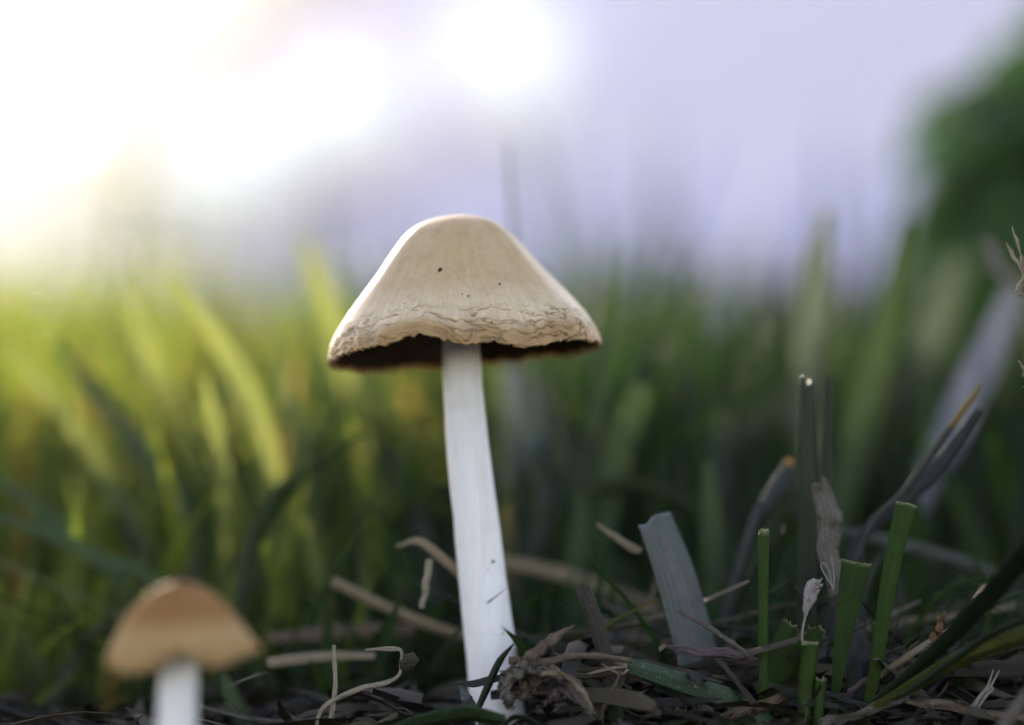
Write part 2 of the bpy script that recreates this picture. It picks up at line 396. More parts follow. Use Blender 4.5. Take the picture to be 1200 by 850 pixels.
# ------------------------------------------------------------------ setting: the pale garden house far behind
def box_geo(x0, x1, y0, y1, z0, z1):
    v = [(x0, y0, z0), (x1, y0, z0), (x1, y1, z0), (x0, y1, z0), (x0, y0, z1), (x1, y0, z1), (x1, y1, z1), (x0, y1, z1)]
    f = [(0, 3, 2, 1), (4, 5, 6, 7), (0, 1, 5, 4), (1, 2, 6, 5), (2, 3, 7, 6), (3, 0, 4, 7)]
    return v, f
HY = 7000.0                                    # 7 m behind the mushroom
VERGE0 = P(110, 120, HY); VERGE1 = P(230, 0, HY)  # two points on the upper edge of the gable's left verge
def build_house():
    k = (VERGE1.z - VERGE0.z) / (VERGE1.x - VERGE0.x)
    y0 = HY * MM; xl = P(150, 0, HY).x; W = 3.9; xr = xl + W; xm = (xl + xr) / 2
    top = lambda x: VERGE0.z + k * (min(x, 2 * xm - x) - VERGE0.x)      # upper edge of the roof at x
    h = empty('garden_house', (xm, y0, 0)); tag(h, 'small pale lavender gabled garden house far behind the grass, wholly out of focus', 'house')
    wall = plain_mat('lavender_paint', (.82, .72, .89), (.88, .79, .93), 1.3, .7)
    violet = plain_mat('violet_paint', (.66, .60, .84), (.72, .65, .88), 2, .7)
    beige = plain_mat('beige_board', (.74, .67, .60), (.78, .71, .64), 4, .6)
    roofm = plain_mat('roof_felt', (.20, .18, .18), (.28, .26, .26), 8, .9)
    plinth = plain_mat('plinth_render', (.30, .30, .38), (.38, .37, .46), 5, .9)
    L = lambda v: [(a - xm, b - y0, c) for a, b, c in v]
    # boards of the gable wall, lapped
    bh = .14; z = .42; i = 0
    while z < top(xm) - .3:
        zt = z + bh - .006
        inset = lambda zz: max(0.0, (zz - (top(xl) - .16)) / k)
        a, b_ = inset(z), inset(zt)
        if W / 2 - b_ < .06: break
        v = [(xl + a, y0, z), (xr - a, y0, z), (xr - b_, y0 + .008, zt), (xl + b_, y0 + .008, zt),
             (xl + a, y0 + .03, z), (xr - a, y0 + .03, z), (xr - b_, y0 + .03, zt), (xl + b_, y0 + .03, zt)]
        f = [(0, 1, 2, 3), (5, 4, 7, 6), (4, 5, 1, 0), (3, 2, 6, 7), (4, 0, 3, 7), (1, 5, 6, 2)]
        link('siding_board', L(v), f, wall if z > .95 else violet, h, smooth=False); z += bh; i += 1
    v, f = box_geo(xl + .03, xr - .03, y0 + .035, y0 + 3, .0, .415); 
    link('plinth', L(v), f, plinth, h, smooth=False)
    zt = top(xl) - .2
    v = [(xl + .02, y0 + .04, .42), (xr - .02, y0 + .04, .42), (xr - .02, y0 + .04, zt), (xm, y0 + .04, top(xm) - .25), (xl + .02, y0 + .04, zt)]
    v += [(a, y0 + 2.98, c) for a, _, c in v]
    f = [(0, 1, 2, 3, 4), (9, 8, 7, 6, 5), (0, 4, 9, 5), (1, 6, 7, 2), (0, 5, 6, 1)]
    link('wall', L(v), f, wall, h, smooth=False)
    for s in (-1, 1):
        e = VERGE0.x if s < 0 else 2 * xm - VERGE0.x
        v = [(e, y0 - .25, top(e) - .09), (xm, y0 - .25, top(xm) - .09), (xm, y0 - .25, top(xm)), (e, y0 - .25, top(e))]
        v += [(a, y0 + 3.25, c) for a, _, c in v]
        f = [(0, 1, 2, 3), (7, 6, 5, 4), (0, 4, 5, 1), (3, 2, 6, 7), (0, 3, 7, 4), (1, 5, 6, 2)]
        link('roof_slope', L(v), f, roofm, h, smooth=False)
        v = [(e, y0 - .285, top(e) - .24), (xm, y0 - .285, top(xm) - .24), (xm, y0 - .285, top(xm) - .004), (e, y0 - .285, top(e) - .004)]
        v += [(a, y0 - .253, c) for a, _, c in v]
        link('barge_board', L(v), f, beige, h, smooth=False)
        xc = xl if s < 0 else xr
        v, f2 = box_geo(xc - .06, xc + .06, y0 - .02, y0 + .1, .42, top(xl) - .2)
        link('corner_board', L(v), f2, beige, h, smooth=False)
    # two lit globe lamps on the gable, and a dim third added to whiten the wall edge
    globe = plain_mat('lamp_glass', (.9, .9, .9), None, 1, .3, emis=((1.0, .97, 1.0), 1.0))
    metal = plain_mat('lamp_metal', (.08, .08, .09), None, 1, .5)
    for (px, py, r, e, lab) in ((588, 76, .17, .11, 'lit round globe lamp high on the lavender gable, brightest white disc over the mushroom'),
                                (402, 132, .18, .07, 'lit round globe lamp on the lavender gable, left of the brightest one'),
                                (262, 205, .22, .035, 'dim wide globe lamp added low on the gable to whiten its corner')):
        c = P(px, py, HY - 160)
        t = empty('wall_lamp', (c.x, y0, c.z)); tag(t, lab, 'lamp', 'globe lamps on the gable')
        gm = globe.copy(); gm.node_tree.nodes['Principled BSDF'].inputs['Emission Strength'].default_value = e
        v, f = crumb_geo((0, -.16, 0), r, 1, 3, amp=0); link('globe', v, f, gm, t)
        v, f, u = tube_geo([(0, .0, -.02), (0, -.08, -.06), (0, -.16, -r * 1.1)], [.02, .018, .03], 10, 10); link('bracket', v, f, metal, t)
        v, f, u = tube_geo([(0, .02, -.02), (0, -.02, -.02)], [.05, .05], 16, 3); link('wall_plate', v, f, metal, t)
build_house()
def build_garden_wall():
    x0, x1 = P(-2600, 0, HY + 300).x, P(148, 0, HY).x; y0 = HY * MM + .3; zt = P(0, 150, HY + 300).z
    t = empty('garden_wall', ((x0 + x1) / 2, y0, 0)); tag(t, 'cream garden wall running left from the pale house, out of focus', 'wall')
    cream = plain_mat('cream_render', (.95, .87, .79), (.97, .90, .83), 3, .85)
    m = (x0 + x1) / 2; L = lambda v: [(a - m, b - y0, c) for a, b, c in v]
    v, f = box_geo(x0, x1, y0, y0 + .2, 0, zt - .07); link('wall_body', L(v), f, cream, t, smooth=False)
    n = 5
    for i in range(n):
        a = x0 + (x1 - x0) * i / n; b = x0 + (x1 - x0) * (i + 1) / n - .006
        v, f = box_geo(a, b, y0 - .03, y0 + .23, zt - .068, zt); link('coping_stone', L(v), f, cream, t, smooth=False)
build_garden_wall()

# ------------------------------------------------------------------ lawn: the uncountable mass of grass behind
def grass_mass(name, n, sampler, hfun, wfun, colfun, lean, ns=5, mat=None, label='', seed=1):
    r = np.random.default_rng(seed)
    x, y = sampler(r, n); n = len(x)
    z = ground_h(x, y)
    h = hfun(r, x, y); w = wfun(r, x, y)
    az = r.uniform(0, 2 * math.pi, n); ln = np.abs(r.normal(0, lean, n)); face = r.uniform(0, math.pi, n)
    bend = r.uniform(.1, 1.0, n)
    col = colfun(r, x, y)
    v = np.linspace(0, 1, ns)
    prof = np.array([.75, 1.0, .95, .7, .06]) if ns == 5 else np.interp(v, [0, .2, .5, .8, 1], [.75, 1, .95, .65, .05])
    V = np.zeros((n, ns, 2, 3), np.float32)
    for i in range(ns):
        t = v[i]
        hor = h * (ln * t * .6 + ln * bend * t ** 2.2)
        zz = h * (t - .25 * (ln * bend) * t ** 2)
        cx = x + np.cos(az) * hor; cy = y + np.sin(az) * hor; cz = z + zz - .002
        for s, sg in enumerate((-1, 1)):
            V[:, i, s, 0] = cx + sg * np.cos(face) * w * .5 * prof[i]
            V[:, i, s, 1] = cy + sg * np.sin(face) * w * .5 * prof[i]
            V[:, i, s, 2] = cz
    idx = np.arange(n * ns * 2).reshape(n, ns, 2)
    F = np.stack([idx[:, :-1, 0], idx[:, :-1, 1], idx[:, 1:, 1], idx[:, 1:, 0]], -1).reshape(-1, 4)
    T = np.repeat(col[:, None, :], ns * 2, 1).reshape(-1, 3)
    o = link(name, V.reshape(-1, 3), F, mat, tint=T)
    return tag(o, label, 'grass', kind='stuff')

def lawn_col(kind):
    pal = {'yellow': ([.052, .082, .022], [.108, .130, .045]), 'blue': ([.012, .030, .010], [.038, .062, .022])}[kind]  # yellow palette carries the sunlit side, blue the shaded side
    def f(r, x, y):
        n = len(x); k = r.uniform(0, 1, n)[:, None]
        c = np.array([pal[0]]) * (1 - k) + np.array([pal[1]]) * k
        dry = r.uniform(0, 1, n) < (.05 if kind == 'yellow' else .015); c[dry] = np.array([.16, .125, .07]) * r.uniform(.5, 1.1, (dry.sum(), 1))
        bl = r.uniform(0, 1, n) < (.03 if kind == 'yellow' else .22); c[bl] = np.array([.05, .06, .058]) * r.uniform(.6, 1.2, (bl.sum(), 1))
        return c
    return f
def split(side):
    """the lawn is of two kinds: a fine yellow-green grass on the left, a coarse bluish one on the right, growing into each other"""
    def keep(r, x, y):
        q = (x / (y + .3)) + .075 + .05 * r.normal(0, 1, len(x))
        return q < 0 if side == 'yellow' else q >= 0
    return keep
def samp(y0, y1, p, side, ramp_in=False):
    def f(r, n):
        y = y0 + (y1 - y0) * r.uniform(0, 1, n) ** p; hw = (y + .3) * .26 + .03
        x = r.uniform(-1, 1, n) * hw; k = split(side)(r, x, y)
        if ramp_in: k &= r.uniform(0, 1, n) < np.clip((y - .03) / .10, .15, 1)
        return x[k], y[k]
    return f
M['lawn_sunny'] = tint_mat('lawn_sunny', .62, .45, (2.9, 2.75, 1.0))  # sun glow put in the left grass by colour and translucency
M['lawn_shaded'] = tint_mat('lawn_shaded', .28, .65, (1.5, 2.0, .8), .12)
for side, mat, nm in (('yellow', M['lawn_sunny'], 'sunlit-toned yellow-green'), ('blue', M['lawn_shaded'], 'shade-toned dark bluish-green')):
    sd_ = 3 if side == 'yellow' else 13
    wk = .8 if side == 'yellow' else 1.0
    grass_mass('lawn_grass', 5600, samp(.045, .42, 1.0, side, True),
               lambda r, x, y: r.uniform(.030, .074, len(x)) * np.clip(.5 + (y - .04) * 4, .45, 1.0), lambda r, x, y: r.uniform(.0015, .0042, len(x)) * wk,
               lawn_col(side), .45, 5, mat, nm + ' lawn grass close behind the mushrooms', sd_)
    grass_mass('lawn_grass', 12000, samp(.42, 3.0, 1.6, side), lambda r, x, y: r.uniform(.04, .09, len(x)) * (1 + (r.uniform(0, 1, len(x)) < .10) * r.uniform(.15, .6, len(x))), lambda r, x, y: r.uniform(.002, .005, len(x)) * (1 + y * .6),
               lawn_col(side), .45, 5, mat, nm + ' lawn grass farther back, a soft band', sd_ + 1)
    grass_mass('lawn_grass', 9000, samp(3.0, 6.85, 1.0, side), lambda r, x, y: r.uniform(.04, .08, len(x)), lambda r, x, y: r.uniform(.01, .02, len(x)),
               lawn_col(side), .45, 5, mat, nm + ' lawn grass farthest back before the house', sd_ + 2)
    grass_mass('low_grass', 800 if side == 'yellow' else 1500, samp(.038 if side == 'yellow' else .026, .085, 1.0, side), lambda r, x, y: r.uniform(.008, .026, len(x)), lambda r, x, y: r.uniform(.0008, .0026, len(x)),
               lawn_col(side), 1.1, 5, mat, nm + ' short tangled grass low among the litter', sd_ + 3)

# ------------------------------------------------------------------ mushrooms
def cap_geo(R, prof_r, prof_h, rim_off, seed, nth=900, wav=1.0, crack=1.0, flank=True):
    """profile: radius / depth under the apex (metres). rim_off(theta) lowers the rim (metres). returns verts, faces, uv, tint"""
    s = np.concatenate([np.linspace(0, .80, 70)[1:], np.linspace(.80, 1.0, 95)[1:]])
    arc = np.concatenate([[0], np.cumsum(np.hypot(np.diff(prof_r), np.diff(prof_h)))]); arc /= arc[-1]
    # smooth profile
    ss = np.linspace(0, 1, 400); pr = np.interp(ss, arc, prof_r); ph = np.interp(ss, arc, prof_h)
    ker = np.hanning(45); ker /= ker.sum()
    prs = np.convolve(np.pad(pr, 22, mode='reflect', reflect_type='odd'), ker, 'valid'); phs = np.convolve(np.pad(ph, 22, mode='edge'), ker, 'valid')
    phs = np.convolve(np.concatenate([ph[22:0:-1], ph, 2 * ph[-1] - ph[-2:-24:-1]]), ker, 'valid')
    r = np.interp(s, ss, prs); h = np.interp(s, ss, phs); r[0] = max(r[0], 1e-5)
    th = np.linspace(0, 2 * math.pi, nth, endpoint=False)
    T, S = np.meshgrid(th, s); RR = np.repeat(r[:, None], nth, 1); HH = np.repeat(h[:, None], nth, 1)
    ct, st = np.cos(T), np.sin(T)
    w = np.clip((S - .55) / .45, 0, 1) ** 2
    HH = HH + w * rim_off(T)
    # broad dents
    RR = RR * (1 + wav * .035 * fbm(ct * 1.1 + seed, st * 1.1, S * 1.6, 2) * np.clip(S * 2, 0, 1))
    # fine radial streaks and puckered, cracked skin close to the margin
    band = np.clip((S - .775) / .06, 0, 1)
    k = 9.0
    warp = fbm(ct * 6 + seed, st * 6, S * 8, 3)
    cr = np.abs(fbm(ct * 5 + 3 * warp * .25, st * 5 + seed, S * 34 + warp * 2.2, 3))
    crackv = np.clip(1 - cr / .12, 0, 1) * band * crack * np.clip(.95 + .9 * fbm(ct * 3, st * 3 + 7, S * 3, 2), 0, 1)
    flake = fbm(ct * 16 + seed, st * 16, S * 60, 3) * band * crack
    pleat = fbm(ct * 11, st * 11 + seed, S * 2.5, 2) * np.clip((S - .72) / .28, 0, 1) ** 1.5
    nrm = 1e-3 * (-.28 * crackv + .14 * flake + .40 * pleat * wav + .035 * fbm(ct * 26, st * 26, S * 2, 2) * np.clip((S - .3) * 2, 0, 1))
    if flank:   # the soft fold running down the right flank
        d = (T - (2 * math.pi - .62)); RR = RR * (1 + .045 * np.exp(-(d / .20) ** 2) * np.sin(np.clip(S * 1.15, 0, 1) * math.pi)) 
        RR = RR * (1 - .035 * np.exp(-((d + .36) / .17) ** 2) * np.sin(np.clip(S * 1.1, 0, 1) * math.pi))
        d2 = (T - (math.pi + .55)); RR = RR * (1 + .030 * np.exp(-(d2 / .22) ** 2) * np.sin(np.clip(S * 1.1, 0, 1) * math.pi))
        RR = RR * (1 - .030 * np.exp(-((d2 - .42) / .20) ** 2) * np.sin(np.clip(S * 1.1, 0, 1) * math.pi))
    jag = 1e-3 * .38 * fbm(ct * 30 + 3, st * 30 + seed, 1.0, 4) * np.clip((S - .94) / .06, 0, 1) * crack
    slope_r, slope_h = .75, .65
    X = (RR + nrm * slope_r) * ct; Y = (RR + nrm * slope_r) * st; Z = -HH + nrm * slope_h + jag
    rows = [np.stack([X[i], Y[i], Z[i]], 1) for i in range(len(s))]
    tint = [np.stack([crackv[i], np.clip(.5 + flake[i] * .6, 0, 1), np.clip(-pleat[i] * 1.6, 0, 1)], 1) for i in range(len(s))]
    uv = [np.stack([th / (2 * math.pi), S[i]], 1) for i in range(len(s))]
    last = rows[-1]; z1 = np.zeros(nth)
    for (din, up, vv) in ((.00022, -.00015, 1.0), (.00050, -.00005, 1.0), (.0007, .00025, 1.0)):
        f = 1 - din / np.hypot(last[:, 0], last[:, 1])
        rows.append(np.stack([last[:, 0] * f, last[:, 1] * f, last[:, 2] + up], 1))
        tint.append(np.stack([z1, z1 + .5, z1], 1)); uv.append(np.stack([th / (2 * math.pi), np.full(nth, vv)], 1))
    V = np.vstack([[[0, 0, -phs[0]]]] + rows); UVs = np.vstack([[[0, 0]]] + uv); TT = np.vstack([[[0, .5, 0]]] + tint)
    F = [(0, 1 + j, 1 + (j + 1) % nth) for j in range(nth)]
    nr = len(rows)
    a = np.arange(nth); b = (a + 1) % nth
    for i in range(nr - 1):
        base = 1 + i * nth
        F += list(zip(base + a, base + nth + a, base + nth + b, base + b))
    return V, F, UVs, TT, rows[-1]

def gill_geo(rimrow, stem_r, top_z, ng=84):
    """radial gills hanging under the cap, from the rim's inner edge to the stem"""
    nth = ng * 4; th = np.linspace(0, 2 * math.pi, nth, endpoint=False)
    rt = np.arctan2(rimrow[:, 1], rimrow[:, 0]) % (2 * math.pi); o = np.argsort(rt)
    rr = np.interp(th, rt[o], np.hypot(rimrow[o, 0], rimrow[o, 1]), period=2 * math.pi); rz = np.interp(th, rt[o], rimrow[o, 2], period=2 * math.pi)
    zig = np.array([0, 1, 0, -1])[np.arange(nth) % 4]
    V = []; F = []; uv = []; K = 16
    for i in range(K):
        t = i / (K - 1)
        r = rr * 1.004 * (1 - t) + stem_r * t
        z = rz + (top_z - rz) * (1 - (1 - t) ** 1.7) * .8 - .0007 * zig * math.sin(math.pi * min(1, t * 1.15 + .08))
        V.append(np.stack([r * np.cos(th), r * np.sin(th), z], 1)); uv.append(np.stack([th, np.full(nth, t)], 1))
    for i in range(K - 1):
        for j in range(nth):
            k = (j + 1) % nth; F.append((i * nth + j, i * nth + k, (i + 1) * nth + k, (i + 1) * nth + j))
    return np.vstack(V), F, np.vstack(uv)

def cap_mat(name, top, mid, band, rim, crackc, sheen=.35, rough=.40, spec=.55, midend=.62):
    m, nt, out = newmat(name)
    tc = N(nt, 'ShaderNodeTexCoord'); ob = tc.outputs['Object']
    sep = N(nt, 'ShaderNodeSeparateXYZ'); nt.links.new(tc.outputs['UV'], sep.inputs[0])
    n1 = noise(nt, ob, 120, 5); n2 = noise(nt, ob, 900, 5); n3 = noise(nt, ob, 3500, 4)
    v = mathn(nt, 'ADD', sep.outputs[1], mathn(nt, 'MULTIPLY', mathn(nt, 'SUBTRACT', n1, .5), .16))
    col = ramp(nt, v, [(0, top), (.14, top), (.34, mid), (midend, mid), (.80, band), (.88, band), (.955, rim), (1, rim)])
    col = mixc(nt, mathn(nt, 'MULTIPLY', ramp(nt, n2, [(.45, (0, 0, 0)), (.75, (1, 1, 1))]), .30), col, rim)
    fm = N(nt, 'ShaderNodeMapping'); fm.inputs['Scale'].default_value = (170, 3.0, 1); nt.links.new(tc.outputs['UV'], fm.inputs[0])
    rf = noise(nt, fm.outputs[0], 1.0, 5, .6)
    col = mixc(nt, mathn(nt, 'MULTIPLY', ramp(nt, rf, [(.42, (1, 1, 1)), (.62, (0, 0, 0))]), .28), col, rim)
    blot = noise(nt, ob, 330, 6, .7)
    col = mixc(nt, mathn(nt, 'MULTIPLY', ramp(nt, blot, [(.52, (0, 0, 0)), (.70, (1, 1, 1))]), .35), col, tuple(c * .75 for c in rim) + (1,))
    at = N(nt, 'ShaderNodeAttribute', attribute_name='tint')
    s2 = N(nt, 'ShaderNodeSeparateXYZ'); nt.links.new(at.outputs['Vector'], s2.inputs[0])
    col = mixc(nt, mathn(nt, 'MULTIPLY', s2.outputs[0], .9), col, crackc)
    col = mixc(nt, mathn(nt, 'MULTIPLY', s2.outputs[2], .65), col, crackc)
    # pepper of tiny dirt grains near the margin
    pep = mathn(nt, 'MULTIPLY', ramp(nt, n3, [(.70, (0, 0, 0)), (.76, (1, 1, 1))]), ramp(nt, sep.outputs[1], [(.80, (0, 0, 0)), (.95, (1, 1, 1))]))
    col = mixc(nt, mathn(nt, 'MULTIPLY', pep, .7), col, (.05, .03, .02, 1))
    pr = N(nt, 'ShaderNodeBsdfPrincipled'); pr.inputs['Roughness'].default_value = rough
    pr.inputs['Specular IOR Level'].default_value = spec
    pr.inputs['Sheen Weight'].default_value = sheen; pr.inputs['Sheen Roughness'].default_value = .35; pr.inputs['Sheen Tint'].default_value = (1, .98, 1, 1)
    pr.inputs['Subsurface Weight'].default_value = .12; pr.inputs['Subsurface Radius'].default_value = (1, .6, .35); pr.inputs['Subsurface Scale'].default_value = .0012
    nt.links.new(col, pr.inputs['Base Color'])
    b = N(nt, 'ShaderNodeBump'); b.inputs['Strength'].default_value = .35; b.inputs['Distance'].default_value = .00012
    nt.links.new(mathn(nt, 'ADD', mathn(nt, 'ADD', n2, mathn(nt, 'MULTIPLY', rf, 1.2)), mathn(nt, 'MULTIPLY', n3, .5)), b.inputs['Height']); nt.links.new(b.outputs[0], pr.inputs['Normal'])
    nt.links.new(pr.outputs[0], out.inputs[0]); return m

def stem_mat():
    m, nt, out = newmat('stem_flesh')
    tc = N(nt, 'ShaderNodeTexCoord'); ob = tc.outputs['Object']
    mp = N(nt, 'ShaderNodeMapping'); mp.inputs['Scale'].default_value = (1, 1, .06); nt.links.new(ob, mp.inputs[0])
    fib = noise(nt, mp.outputs[0], 3600, 4); n2 = noise(nt, ob, 160, 4)
    col = mixc(nt, ramp(nt, fib, [(.35, (0, 0, 0)), (.7, (1, 1, 1))]), (.84, .80, .79, 1), (.77, .73, .715, 1))
    col = mixc(nt, mathn(nt, 'MULTIPLY', ramp(nt, n2, [(.60, (0, 0, 0)), (.75, (1, 1, 1))]), .35), col, (.52, .42, .34, 1))
    n4 = noise(nt, mp.outputs[0], 700, 5, .65)
    col = mixc(nt, mathn(nt, 'MULTIPLY', ramp(nt, n4, [(.5, (0, 0, 0)), (.72, (1, 1, 1))]), .38), col, (.60, .52, .46, 1))
    pr = N(nt, 'ShaderNodeBsdfPrincipled'); pr.inputs['Roughness'].default_value = .6; pr.inputs['Specular IOR Level'].default_value = .3
    pr.inputs['Subsurface Weight'].default_value = .25; pr.inputs['Subsurface Radius'].default_value = (1, .8, .7); pr.inputs['Subsurface Scale'].default_value = .0015
    nt.links.new(col, pr.inputs['Base Color'])
    b = N(nt, 'ShaderNodeBump'); b.inputs['Strength'].default_value = .5; b.inputs['Distance'].default_value = .0001
    nt.links.new(fib, b.inputs['Height']); nt.links.new(b.outputs[0], pr.inputs['Normal']); nt.links.new(pr.outputs[0], out.inputs[0]); return m
M['stem'] = stem_mat()
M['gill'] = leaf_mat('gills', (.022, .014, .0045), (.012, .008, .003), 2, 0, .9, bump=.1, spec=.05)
M['speck'] = plain_mat('speck', (.03, .018, .012), (.07, .04, .02), 4000, .8)

def build_mushroom():
    YM = 12.0; s = pxmm(YM)
    base = P(586, 845, YM); root = empty('mushroom', (base.x, base.y, 0))
    tag(root, 'tall beige bell-capped mushroom with long white stem, the larger and sharper one', 'mushroom')
    # stem
    cl = [(586, 862), (583, 835), (575, 760), (567, 690), (559, 620), (552, 560), (546, 500), (541.5, 440), (540, 395), (539, 360), (538, 320)]
    wd = [72, 64, 59, 56, 53.5, 51, 48.5, 46, 44.5, 43.5, 38]
    pts = [np.array(P(x, y, YM + (i - 4) * -.25)) for i, (x, y) in enumerate(cl)]
    v, f, u = tube_geo(pts, [w * s / 2 for w in wd], 64, 160, rough=.035, seed=4)
    st = link('stem', local(root, v), f, M['stem'], root, uv=u)
    for i, (x, y, r, sq) in enumerate(((578, 658, .00022, 1), (572, 668, .0001, 1), (589, 742, .00012, 1))):
        p = P(x, y, YM - 2.9); v, f = crumb_geo(local(root, p), r, i + 3, 1); link('speck', v, f, M['speck'], st)
    # cap
    yy = np.array([253, 255, 258, 264, 272, 282, 293, 306, 320, 336, 352, 366, 378, 388, 396, 406, 418.0])
    rr = np.array([0, 20, 33, 47, 58, 68, 77, 87, 97.5, 111, 125, 136.5, 146, 153, 157.5, 161.5, 163.0])
    off_x = np.array([382, 395, 400, 440, 460, 472, 482, 492, 502, 512, 524, 545, 560, 572, 582, 592, 604, 640, 652, 662, 690, 708.0])
    off_v = np.array([0, -2, -3, -6, -6, -9, -13, -15, -14, -9, -6, 0, 2, -2, -2, 2, 5, 6, 3, 0, -1, 0.0])
    def rim_off(T):
        x = 545 + 163 * np.cos(T); front = np.clip(-np.sin(T) * 4, 0, 1)
        o = np.interp(x, off_x, off_v) * front
        o = o + (1 - front) * 5 * fbm(np.cos(T) * 2, np.sin(T) * 2, 4.4, 3) * np.clip(np.abs(np.sin(T)) * 3, 0, 1)
        return o * s
    v, f, u, t, rimrow = cap_geo(163 * s, rr * s, (yy - 253) * s, rim_off, 2.3)
    g_v, g_f, g_u = gill_geo(rimrow, 46 * s / 2 * .9, -.0055)
    c = np.array(P(545, 416, YM)); tilt = math.atan(33 / 326)
    Rm = np.array((Matrix.Rotation(-tilt * .72, 3, 'Y') @ Matrix.Rotation(math.radians(-1.4), 3, 'X')))
    H = np.array([0, 0, (418 - 253) * s])
    def place(a): return (a + H) @ Rm.T + c
    cm = cap_mat('cap_skin', (.47, .285, .12), (.53, .37, .205), (.68, .53, .355), (.36, .205, .07), (.17, .095, .035, 1), .12)
    capo = link('cap', local(root, place(v)), f, cm, root, uv=u, tint=t)
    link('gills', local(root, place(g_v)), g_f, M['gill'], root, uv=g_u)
    # dirt specks lying on the cap
    vw = place(v)
    me_v = vw[1:]
    for i, (x, y, r) in enumerate(((514, 314, .00034), (587, 330, .00022), (540, 342, .00013), (552, 345, .00014), (576, 354, .0001), (578, 374, .00013),
                                   (471, 354, .00011), (683, 378, .00022), (536, 324, .00008), (470, 392, .00012), (478, 396, .00012))):
        d = np.array(ray(x, y)); d /= np.linalg.norm(d); rel = me_v - np.array(CAM); along = rel @ d
        perp = np.linalg.norm(rel - along[:, None] * d, axis=1); ok = perp < .0004
        p = me_v[ok][np.argmin(along[ok])]
        vv, ff = crumb_geo(local(root, p), r, i + 2, 1, (1, .6, 1)); link('speck', vv, ff, M['speck'], capo)

def build_small():
    YM = -40.0; s = pxmm(YM)
    base = P(208, 862, YM); root = empty('mushroom', (base.x, base.y, float(ground_h(base.x, base.y))))
    tag(root, 'short small mushroom with orange-brown cap, low beside the bent straw and blurred', 'mushroom')
    v, f, u = tube_geo([np.array(P(x, y, YM)) for x, y in ((206, 885), (207, 850), (209, 800), (211, 760), (212, 715))], [24 * s, 23 * s, 22 * s, 21 * s, 18 * s], 40, 60, rough=.05, seed=9)
    link('stem', local(root, v), f, M['stem'], root, uv=u)
    yy = np.array([678, 680, 685, 693, 704, 718, 733, 748, 760, 769, 774.0]); rr = np.array([0, 16, 28, 41, 53, 65, 75, 83.5, 89, 92, 93])
    off_x = np.array([118, 130, 150, 170, 190, 205, 218, 232, 245, 258, 275, 290, 305.0]); off_v = np.array([2, 8, 11, 9, 4, -3, -8, -7, 0, 5, 4, -1, -4.0])
    def rim_off(T):
        x = 211.5 + 93 * np.cos(T); front = np.clip(-np.sin(T) * 3, 0, 1)
        return (np.interp(x, off_x, off_v) * front + (1 - front) * -4) * s
    v, f, u, t, rimrow = cap_geo(86 * s, rr * .925 * s, (yy - 678) * .93 * s, rim_off, 6.1, nth=360, wav=2.2, crack=.6, flank=False)
    gv, gf, gu = gill_geo(rimrow, 23 * s, -.0035, 60)
    c = np.array(P(212, 774, YM)); Rm = np.array(Matrix.Rotation(math.radians(-2), 3, 'Y')); H = np.array([0, 0, 92 * s])
    cm = cap_mat('small_cap_skin', (.14, .050, .010), (.22, .095, .026), (.42, .27, .125), (.38, .23, .10), (.14, .065, .02, 1), .0, .75, .12, .56)
    link('cap', local(root, (v + H) @ Rm.T + c), f, cm, root, uv=u, tint=t)
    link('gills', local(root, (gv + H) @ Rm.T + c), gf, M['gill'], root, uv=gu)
build_mushroom(); build_small()

# ------------------------------------------------------------------ single blades, stubs, straws and scraps that can be told apart
def put(name, label, cat, geo, mat, group=None):
    V, F, U = geo
    o_loc = V[np.argmin(V[:, 2])].copy()
    o = link(name, V - o_loc, F if not isinstance(F, np.ndarray) else F, mat, uv=U); o.location = o_loc
    return tag(o, label, cat, group)
def W(px, Y): return px * pxmm(Y)
_seed = [20]
def blade(name, label, cat, pts, wpx, mat, Y=0.0, ang=0.0, group=None, root=False, **kw):
    """pts: (px, py) or (px, py, Y) in order from base to tip"""
    _seed[0] += 1
    q = [np.array(P(p[0], p[1], p[2] if len(p) > 2 else Y)) for p in pts]
    if root:                                    # run the base down into the soil
        b = q[0]; g = float(ground_h(b[0], b[1])) - .003
        if b[2] > g + .001:
            d = (q[0] - q[1]); d = d / (abs(d[2]) + 1e-9) * (b[2] - g); d[:2] = np.clip(d[:2], -.008, .008)
            q = [b + d] + q; wpx = [wpx[0] * .8] + list(wpx)
    w = [W(a, Y) for a in wpx]
    kw.setdefault('seed', _seed[0])
    return put(name, label, cat, blade_geo(q, w, ang, **kw), M[mat] if isinstance(mat, str) else mat, group)
def stalk(name, label, cat, pts, rpx, mat, Y=0.0, group=None, root=False, **kw):
    _seed[0] += 1
    q = [np.array(P(p[0], p[1], p[2] if len(p) > 2 else Y)) for p in pts]
    if root:
        b = q[0]; g = float(ground_h(b[0], b[1])) - .003
        if b[2] > g + .001:
            d = (q[0] - q[1]); d = d / (abs(d[2]) + 1e-9) * (b[2] - g); d[:2] = np.clip(d[:2], -.008, .008)
            q = [b + d] + q; rpx = [rpx[0]] + list(rpx)
    kw.setdefault('seed', _seed[0])
    return put(name, label, cat, tube_geo(q, [W(a, Y) for a in rpx], **kw), M[mat] if isinstance(mat, str) else mat, group)

